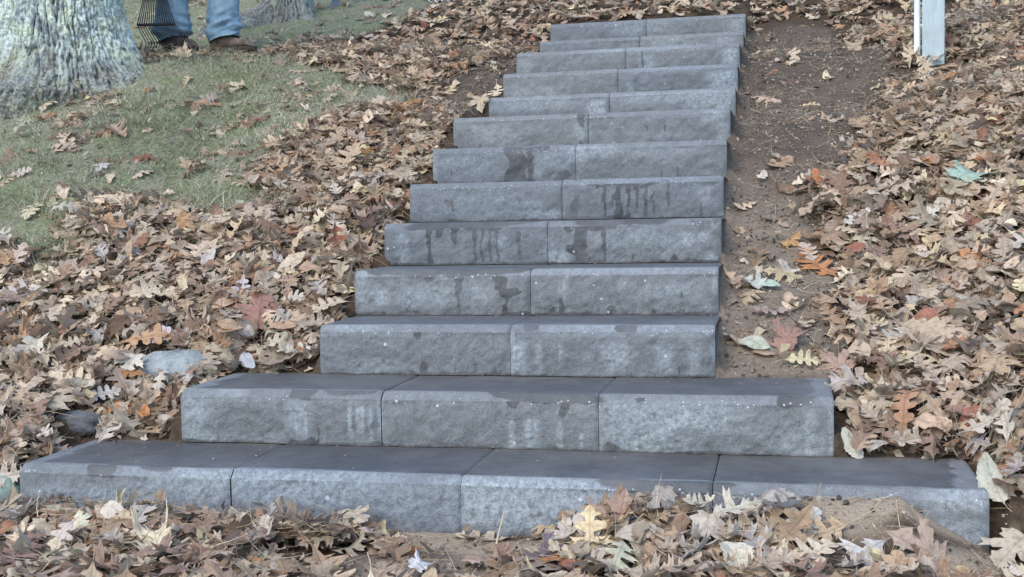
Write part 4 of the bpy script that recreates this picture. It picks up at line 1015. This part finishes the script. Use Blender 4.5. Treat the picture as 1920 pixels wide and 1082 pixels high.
# ------------------------------------------------------------------ rake
B = stand(314, 100, 7.08)+np.array([0, 0, .045])
rake = empty('leaf_rake', tuple(B)); tag(rake, 'black wire-tined leaf rake held in front of the jeans beside the big trunk', 'rake')
m, nt, b = mat_new('black_steel', .5, .4); b.inputs['Base Color'].default_value = (.022, .02, .024, 1); BS = m
hub = -RT*.105+FW*.07+np.array([0, 0, .50])
nT = 17
for i in range(nT):
    f = i/(nT-1)-.5
    p0 = hub+RT*f*.04; p1 = hub*.74+RT*(f*.094)+np.array([0, 0, .01]); p2 = -RT*.070+FW*.03+np.array([0, 0, .145])+RT*f*.225; p3 = RT*(f*.27+.01)+np.array([0, 0, .035-.01*abs(f)]); p4 = p3-FW*.03+np.array([0, 0, -.035])
    V, F = tube_arrays([p0, p1, p2, p3*.97, p3, p4], [.0034, .0032, .0031, .0032, .003, .0024], 5); link('tine', pymesh('tine', V, F), BS, rake)
br = -RT*.070+FW*.03+np.array([0, 0, .145])
V, F = tube_arrays([br-RT*.112, br+RT*.112], .0085, 8); link('brace', pymesh('brace', V, F), BS, rake)
V, F = tube_arrays([hub-np.array([0, 0, .03]), hub, hub+np.array([0, 0, .10])+(-RT*.02)], [.028, .024, .017], 12); link('socket', pymesh('socket', V, F), BS, rake)
top = ctr+grip2-B; m, nt, b = mat_new('wood_handle', .6, .3); b.inputs['Base Color'].default_value = (.42, .27, .14, 1)
e_ = hub+np.array([0, 0, .06])-RT*.012; V, F = tube_arrays([e_, (e_+top)/2, top, top+(top-e_)*.25], .013, 12); link('handle', pymesh('handle', V, F), m, rake)

# ------------------------------------------------------------------ single leaves one can point to
UP = np.array([0, 0, 1.0])
def leaf_at(px, py, kind, size, col, label, heading=None, tilt=.15, seed=0, curl=.7, lift=.03, flipped=False, group=None, name=None, P=None, lod=0, nrm=None):
    rl = np.random.default_rng(5000+seed)
    V, F, uv = leaf_proto(kind, rl, lod, curl)
    if P is None: P = hit(px, py, lift)
    n = normals(P[:1], P[1:2])[0]; tv = rl.normal(0, 1, 3)*np.array([1, 1, .3])*math.tan(tilt); n = n+tv; n /= np.linalg.norm(n)
    if group is None: n = n-FW*.22; n /= np.linalg.norm(n)
    if nrm is not None: n = np.array(nrm)/np.linalg.norm(nrm)
    # heading is degrees in the photograph: 0 tip points right, 90 up
    a = math.radians(heading if heading is not None else rl.uniform(0, 360)); t = RT*math.cos(a)+(FW*.9+UP*.4)*math.sin(a); t = t-n*(t@n); t /= np.linalg.norm(t)
    R = np.stack([np.cross(t, n), t, n], 1)
    if flipped: V = V*np.array([1, 1, -1])
    nm = name or {'red_oak': 'oak_leaf', 'white_oak': 'oak_leaf', 'maple': 'maple_leaf', 'oval': 'oval_leaf', 'scrap': 'leaf_scrap'}[kind]
    me = npmesh(nm, V@R.T*size, F, False, {'tone': np.tile(np.array(col)*np.ones(3), (len(V), 1))}, uv)
    o = link(nm, me, LEAF); o.location = P+n*.004; tag(o, label, 'leaf', group); return o
TAN = (.47, .385, .30); PALE = (.56, .49, .40); GREY = (.42, .375, .33); BRN = (.30, .20, .15); RED = (.31, .19, .15); ORA = (.50, .22, .10); YEL = (.62, .54, .34); CRM = (.64, .58, .46); GRN = (.46, .55, .46); LAV = (.48, .44, .43)
SP = [
 (25, 490, 'red_oak', .175, (.52, .42, .35), 'largest tan pointed oak leaf at the left edge under the grass', 70, .1, .4),
 (45, 545, 'red_oak', .16, (.60, .54, .47), 'pale oak leaf tucked under the largest tan one at the left edge', 200, .1, .5),
 (78, 505, 'oval', .09, YEL, 'folded pale yellow leaf touching the two big oak leaves at the left edge', 20, .4, 1.4),
 (210, 193, 'maple', .085, (.62, .53, .37), 'buff maple leaf alone on the grass just below the lichened trunk', 60, .15, .5),
 (190, 314, 'maple', .075, (.62, .60, .56), 'whitish star-shaped leaf alone on the green grass at the left', 250, .15, .4),
 (382, 284, 'red_oak', .085, (.38, .26, .2), 'small brown oak leaf lying in the middle of the grass', 280, .15, .5),
 (35, 326, 'white_oak', .12, (.50, .42, .35), 'pale tan leaf flat on the grass near the left edge', 10, .1, .4),
 (45, 248, 'oval', .11, (.55, .50, .40), 'curled pale leaf on the grass left of the buff maple leaf', 20, .3, 1.5),
 (380, 186, 'white_oak', .15, (.36, .30, .26), 'long dull brown leaf on the grass in front of the boots', 25, .2, 1.2),
 (488, 582, 'maple', .19, (.37, .20, .155), 'big reddish-brown maple leaf with a dark centre among pale oak leaves', 95, .12, .4),
 (452, 540, 'white_oak', .14, LAV, 'long mauve-grey oak leaf just above the big reddish-brown maple leaf', 265, .1, .4),
 (342, 545, 'oval', .13, (.60, .50, .34), 'yellow-tan torn leaf standing between brown oak leaves left of the steps', 70, .5, .9),
 (392, 488, 'oval', .11, (.56, .50, .44), 'rounded pale leaf with a spot above the mauve-grey oak leaf', 80, .2, .6),
 (545, 528, 'red_oak', .13, (.40, .28, .21), 'brown pointed oak leaf just right of the mauve-grey leaf', 265, .12, .4),
 (370, 520, 'red_oak', .13, (.37, .27, .2), 'mid-brown oak leaf beside the yellow-tan torn leaf', 235, .12, .5),
 (452, 396, 'white_oak', .10, (.50, .52, .43), 'pale greenish oak leaf on the lower border of the grass', 110, .2, .5),
 (245, 684, 'maple', .10, CRM, 'cream maple leaf left of the pale blue-grey rock', 265, .15, .5),
 (300, 631, 'maple', .085, (.52, .48, .49), 'mauve-white pointed leaf above the pale blue-grey rock', 250, .3, .5),
 (270, 776, 'oval', .07, (.55, .25, .10), 'small orange leaf between brown ones left of the second step', 100, .4, .7),
 (190, 740, 'white_oak', .11, (.55, .51, .45), 'pale flat leaf above the small dark rock', 30, .15, .5),
 (150, 722, 'oval', .09, PALE, 'narrow pale leaf on edge up and left of the small dark rock', 5, .3, 1.2),
 (180, 868, 'oval', .12, (.47, .38, .30), 'tan leaf lying half over the back corner of the lowest step', 20, .3, 1.0),
 (70, 660, 'maple', .13, CRM, 'bright cream folded leaf in the litter at far left', 280, .35, 1.0),
 (520, 650, 'white_oak', .12, (.56, .50, .38), 'yellowish curled leaf left of the third step', 350, .3, 1.1),
 (465, 675, 'oval', .09, (.42, .43, .44), 'blue-grey leaf above the back edge of the second step', 300, .3, .5),
 (545, 560, 'white_oak', .10, PALE, 'long pale leaf right of the big reddish-brown maple leaf', 350, .2, .5),
 (1516, 199, 'white_oak', .11, (.60, .45, .28), 'yellow-tan oak leaf lying alone on the bare soil', 335, .1, .35),
 (1530, 338, 'maple', .11, (.50, .22, .11), 'bright orange-red leaf where bare soil meets the litter', 250, .4, .7),
 (1650, 306, 'red_oak', .12, (.42, .21, .13), 'rusty leaf in the litter right of the bright orange-red one', 120, .4, .8),
 (1822, 332, 'maple', .20, (.36, .47, .38), 'mint-green leaf in the brown litter near the right edge', 40, .2, .6),
 (1825, 486, 'red_oak', .14, (.50, .24, .12), 'rust-orange oak leaf below the mint-green leaf', 310, .25, .6),
 (1482, 632, 'maple', .12, (.37, .22, .17), 'brick-red maple leaf on the sandy soil strip', 60, .15, .6),
 (1412, 530, 'maple', .085, (.52, .55, .49), 'crumpled white leaf on the soil beside the fourth step', 120, .3, .9),
 (1440, 534, 'oval', .08, (.44, .52, .42), 'dull green leaf touching the crumpled white leaf on soil', 330, .15, .5),
 (1765, 640, 'oval', .29, (.52, .41, .29), 'largest leaf of all, a broad tan one on the right bank', 325, .12, .5),
 (1700, 628, 'red_oak', .16, (.62, .56, .46), 'pale oak leaf under the upper end of the broad tan leaf', 190, .15, .5),
 (1410, 646, 'oval', .10, (.52, .54, .42), 'pale greenish oval leaf on soil beside the third step', 340, .12, .5),
 (1435, 582, 'white_oak', .13, (.42, .31, .26), 'pinkish-brown leaf lying flat on the soil strip', 350, .12, .6),
 (1516, 478, 'white_oak', .12, (.52, .41, .32), 'tan round-lobed leaf at the edge of the soil strip', 100, .12, .4),
 (1484, 450, 'maple', .09, (.50, .30, .14), 'small orange-brown leaf above the tan round-lobed leaf', 20, .3, .8),
 (1500, 676, 'white_oak', .11, YEL, 'pale yellow leaf at the foot of the soil strip', 350, .2, .8),
 (1428, 331, 'scrap', .07, CRM, 'small cream scrap on the dark soil left of the orange-red leaf', 60, .2, .6),
 (1474, 502, 'oval', .09, (.55, .48, .40), 'narrow pale leaf on the soil left of the tan round-lobed leaf', 325, .3, 1.4),
 (1600, 412, 'white_oak', .13, (.60, .56, .49), 'white skeletal oak leaf on the right bank', 30, .2, .6),
 (1730, 405, 'red_oak', .13, (.58, .55, .48), 'pale spread oak leaf between the white skeletal and rust-orange leaves', 10, .25, .7),
 (1700, 515, 'white_oak', .13, (.56, .44, .32), 'tan spotted oak leaf above the broad tan leaf', 240, .15, .5),
 (1640, 545, 'red_oak', .12, (.50, .35, .21), 'caramel oak leaf left of the tan spotted one', 60, .4, .8),
 (1565, 680, 'maple', .12, (.42, .29, .22), 'brown maple leaf just above the right end of the second step', 120, .2, .6),
 (1598, 838, 'oval', .10, (.58, .56, .46), 'pale grey-green leaf standing by the right end of the second step', 110, .5, .7),
 (1862, 905, 'oval', .13, (.56, .54, .43), 'pale leaf propped against the right end of the lowest step', 100, .5, .9),
 (1850, 790, 'white_oak', .14, PALE, 'pale curled leaf right of the second step near the right edge', 20, .3, 1.2),
 (1895, 1035, 'maple', .13, (.56, .48, .36), 'tan maple leaf in the bottom right corner', 220, .15, .5),
 (1615, 1045, 'red_oak', .17, (.58, .55, .50), 'large whitish-grey oak leaf lying on the sand at the bottom right', 215, .12, .5),
 (1720, 1030, 'maple', .14, (.46, .35, .27), 'brown maple leaf half sunk in the sand heap', 150, .15, .5),
 (1160, 980, 'maple', .17, (.42, .28, .21), 'broad brown maple leaf leaning on the front of the lowest step', 80, .5, .6),
 (1105, 985, 'oval', .11, (.55, .47, .40), 'tan pointed leaf left of the broad brown maple leaf', 115, .5, .7),
 (1305, 945, 'white_oak', .10, CRM, 'frilly cream leaf at the top of the heap before the lowest step', 20, .4, 1.1),
 (1375, 958, 'red_oak', .14, (.56, .51, .40), 'large beige leaf folded over the top right of the heap', 10, .25, .8),
 (1492, 990, 'white_oak', .13, (.54, .52, .47), 'silvery leaf with a hole beside the sand heap', 30, .2, .5),
 (1375, 1050, 'oval', .115, (.68, .62, .48), 'round cream leaf at the bottom edge under the heap', 100, .2, .5),
 (1545, 1000, 'red_oak', .13, (.56, .42, .28), 'golden-tan oak leaf just below the silvery leaf', 200, .25, .6),
 (1160, 1045, 'red_oak', .13, (.55, .53, .38), 'yellowish-green oak leaf at the foot of the heap', 250, .4, .8),
 (432, 955, 'red_oak', .12, (.42, .28, .21), 'brown oak leaf standing against the joint of the lowest step', 92, .2, .4),
 (212, 958, 'oval', .085, (.66, .58, .47), 'folded cream-tan leaf at the left foot of the lowest step', 330, .4, 1.0),
 (150, 975, 'maple', .07, (.72, .66, .48), 'small cream-yellow leaf left of the folded one by the lowest step', 110, .4, .7),
 (790, 1062, 'maple', .075, (.62, .62, .62), 'blue-white leaf at the bottom edge below the lowest step', 60, .4, .9),
 (120, 1010, 'white_oak', .13, (.58, .50, .42), 'pale long-lobed leaf at the bottom left', 250, .3, .9),
 (30, 1040, 'red_oak', .19, (.35, .22, .18), 'large plum-brown leaf in the bottom left corner', 80, .25, .6),
 (700, 1008, 'white_oak', .12, (.48, .37, .29), 'curled tan leaf at the right end of the left-hand drift', 320, .3, 1.0),
 (960, 1050, 'oval', .12, (.40, .26, .19), 'rolled brown leaf on the dark soil at the bottom middle', 330, .3, 2.0),
 (1040, 1055, 'maple', .12, (.17, .13, .16), 'purple-black leaf at the bottom middle', 20, .2, .7),
 (695, 28, 'maple', .10, CRM, 'cream leaf on the far mown grass', 20, .2, .6),
 (840, 22, 'red_oak', .17, (.46, .30, .2), 'large orange-brown leaf below the white lattice', 160, .4, .9),
]
for i, (px, py, kd, sz, cl, lb, hd, tl, cu) in enumerate(SP):
    if 'standing against' in lb or 'leaning on' in lb or 'standing by' in lb or 'propped' in lb:
        leaf_at(px, py, kd, sz, cl, lb, hd, 0, i, .35, .03, nrm=-FW*.8+UP*.6+RT*.1); continue
    leaf_at(px, py, kd, sz, cl, lb, hd, tl, i, cu, .058 if density(*[q.reshape(1) for q in hit(px, py)[:2]])[0] > .9 else .02)
PX0 = [(s_[0], s_[1]) for s_ in SP]
LM = [(25, 490, 'the largest tan oak leaf at left'), (488, 582, 'the big reddish-brown maple leaf'), (452, 540, 'the mauve-grey oak leaf'), (342, 545, 'the yellow-tan torn leaf'), (392, 488, 'the rounded spotted leaf'), (545, 528, 'the brown pointed oak leaf'),
 (452, 396, 'the pale greenish leaf under the grass'), (245, 684, 'the cream maple leaf by the flat rock'), (318, 700, 'the flat blue-grey rock'), (130, 785, 'the small dark rock'), (270, 776, 'the small orange leaf'), (150, 722, 'the narrow leaf on edge'), (70, 660, 'the bright cream folded leaf'),
 (520, 650, 'the yellowish curled leaf'), (465, 675, 'the blue-grey leaf'), (598, 640, 'the left end of the third step'), (664, 530, 'the left end of the fourth step'), (721, 440, 'the left end of the fifth step'), (1530, 338, 'the bright orange-red leaf'), (1650, 306, 'the rusty leaf'), (1822, 330, 'the mint-green leaf'),
 (1825, 486, 'the rust-orange oak leaf'), (1482, 632, 'the brick-red maple leaf'), (1765, 640, 'the broad tan leaf'), (1516, 478, 'the tan leaf on the soil edge'), (1600, 412, 'the white skeletal leaf'), (1730, 405, 'the pale spread oak leaf'), (1700, 515, 'the tan spotted oak leaf'), (1640, 545, 'the caramel oak leaf'),
 (1565, 740, 'the right end of the second step'), (1850, 790, 'the pale curled leaf at right'), (1862, 905, 'the propped pale leaf'), (1615, 1045, 'the whitish-grey leaf on sand'), (1160, 980, 'the broad brown leaning maple leaf'), (1305, 945, 'the frilly cream leaf'), (1375, 958, 'the large beige folded leaf'),
 (1492, 990, 'the silvery leaf'), (1375, 1050, 'the round cream leaf'), (432, 955, 'the brown leaf against the joint'), (212, 958, 'the folded cream-tan leaf'), (790, 1062, 'the blue-white leaf'), (120, 1010, 'the pale long-lobed leaf'), (30, 1040, 'the large plum-brown leaf'), (700, 1008, 'the curled tan leaf'), (1040, 1055, 'the purple-black leaf'), (339, 780, 'the left end of the second step')]
USED = set()
def where_is(px, py):
    a, b_, nm = min(LM, key=lambda q: math.hypot(q[0]-px, q[1]-py)); dx, dy = px-a, py-b_; r_ = math.hypot(dx, dy)
    if abs(dx) > 2.2*abs(dy): w_ = 'right of' if dx > 0 else 'left of'
    elif abs(dy) > 2.2*abs(dx): w_ = 'below' if dy > 0 else 'above'
    else: w_ = ('below' if dy > 0 else 'above')+' and '+('right of' if dx > 0 else 'left of')
    return ('just ' if r_ < 75 else 'farther ' if r_ > 140 else '')+w_+' '+nm
ZN = [('on the front drift below the lowest step', 'front', lambda x, y: y < -.02), ('on the left bank below the grass', 'left', lambda x, y: x < -1.5), ('on the bank right of the soil strip', 'right', lambda x, y: x > -.4)]
TN = [('pale tan', TAN), ('cream', PALE), ('grey-brown', GREY), ('dark brown', BRN), ('rusty brown', RED), ('buff', (.52, .43, .32))]
KN = {'red_oak': 'pointed oak leaf', 'white_oak': 'round-lobed leaf', 'maple': 'maple leaf', 'oval': 'smooth oval leaf'}
cnt = 0; tries = 0; rr_ = np.random.default_rng(77)
while cnt < 215 and tries < 6000:
    tries += 1
    px, py = rr_.uniform(0, 1920), 330+750*rr_.uniform(0, 1)**.8
    if any(math.hypot(px-a, py-b_) < 42 for a, b_ in PX0): continue
    P = hit(px, py, .05); x_, y_ = P[:1], P[1:2]
    if not offstairs(x_, y_, .05)[0] or density(x_, y_)[0] < .9 or y_[0] > 2.6: continue
    z_ = [z for z in ZN if z[2](x_[0], y_[0])]
    if not z_: continue
    # nothing of the stairs may stand between the camera and the leaf
    zt = steptop(np.array([y_[0]]))[0]
    kd = rr_.choice(['red_oak', 'white_oak', 'maple', 'oval'], p=[.38, .34, .12, .16]); ti = rr_.choice(6, p=[.28, .22, .2, .12, .04, .14]); tn_, cl = TN[ti]
    cl = np.array(cl)*rr_.uniform(.9, 1.1)
    lab = '%s %s %s' % (tn_, KN[kd], where_is(px, py))
    if lab in USED or len(lab.split()) > 16: continue
    USED.add(lab)
    leaf_at(px, py, kd, float(PSZ[kd])*rr_.uniform(.11, .16), cl, lab, None, .22, 300+cnt, rr_.uniform(.7, 1.5), .055, group='fallen leaves '+z_[0][0], P=P, lod=0)
    PX0.append((px, py)); cnt += 1

# ------------------------------------------------------------------ twigs and stems
m, nt, b = mat_new('twig_bark', .85, .2); b.inputs['Base Color'].default_value = (.24, .17, .12, 1); TW = m
m2, nt, b = mat_new('dry_stem', .8, .2); b.inputs['Base Color'].default_value = (.48, .38, .26, 1)
def twig(px, py, L, ang, r_, label, mt=TW, lift=.045, rise=.1, seed=0):
    P = hit(px, py, lift); q = np.random.default_rng(seed); d = RT*math.cos(math.radians(ang))+(FW*.9+UP*.42)*math.sin(math.radians(ang))+UP*rise
    pts = [np.zeros(3)]; 
    for i in range(6): pts.append(pts[-1]+(d+q.normal(0, .10, 3))*L/6)
    o = tube('twig', pts, np.linspace(r_, r_*.45, 7), mt, None, 6); o.location = P; tag(o, label, 'twig'); return o
twig(925, 1045, .10, 72, .0035, 'short pale stem standing on the soil at the bottom middle', m2, .01, .5, 1)
twig(905, 1030, .09, -25, .003, 'thin reddish twig lying near the short pale stem', TW, .01, .05, 2)
twig(555, 505, .13, 22, .0018, 'long pale needle resting on the left end of the fourth step', m2, .06, .1, 3)
twig(1500, 960, .20, 160, .0012, 'thin straw stem lying on top of the sand heap', m2, .02, .02, 4)
twig(1640, 955, .16, 215, .0012, 'curved straw stem crossing the sand heap', m2, .02, .02, 5)
twig(190, 770, .16, 75, .003, 'forked pale weed stem behind the lowest step', m2, .03, .3, 6)
twig(1600, 240, .22, 20, .004, 'dark twig across the upper edge of the soil strip', TW, .02, .05, 7)
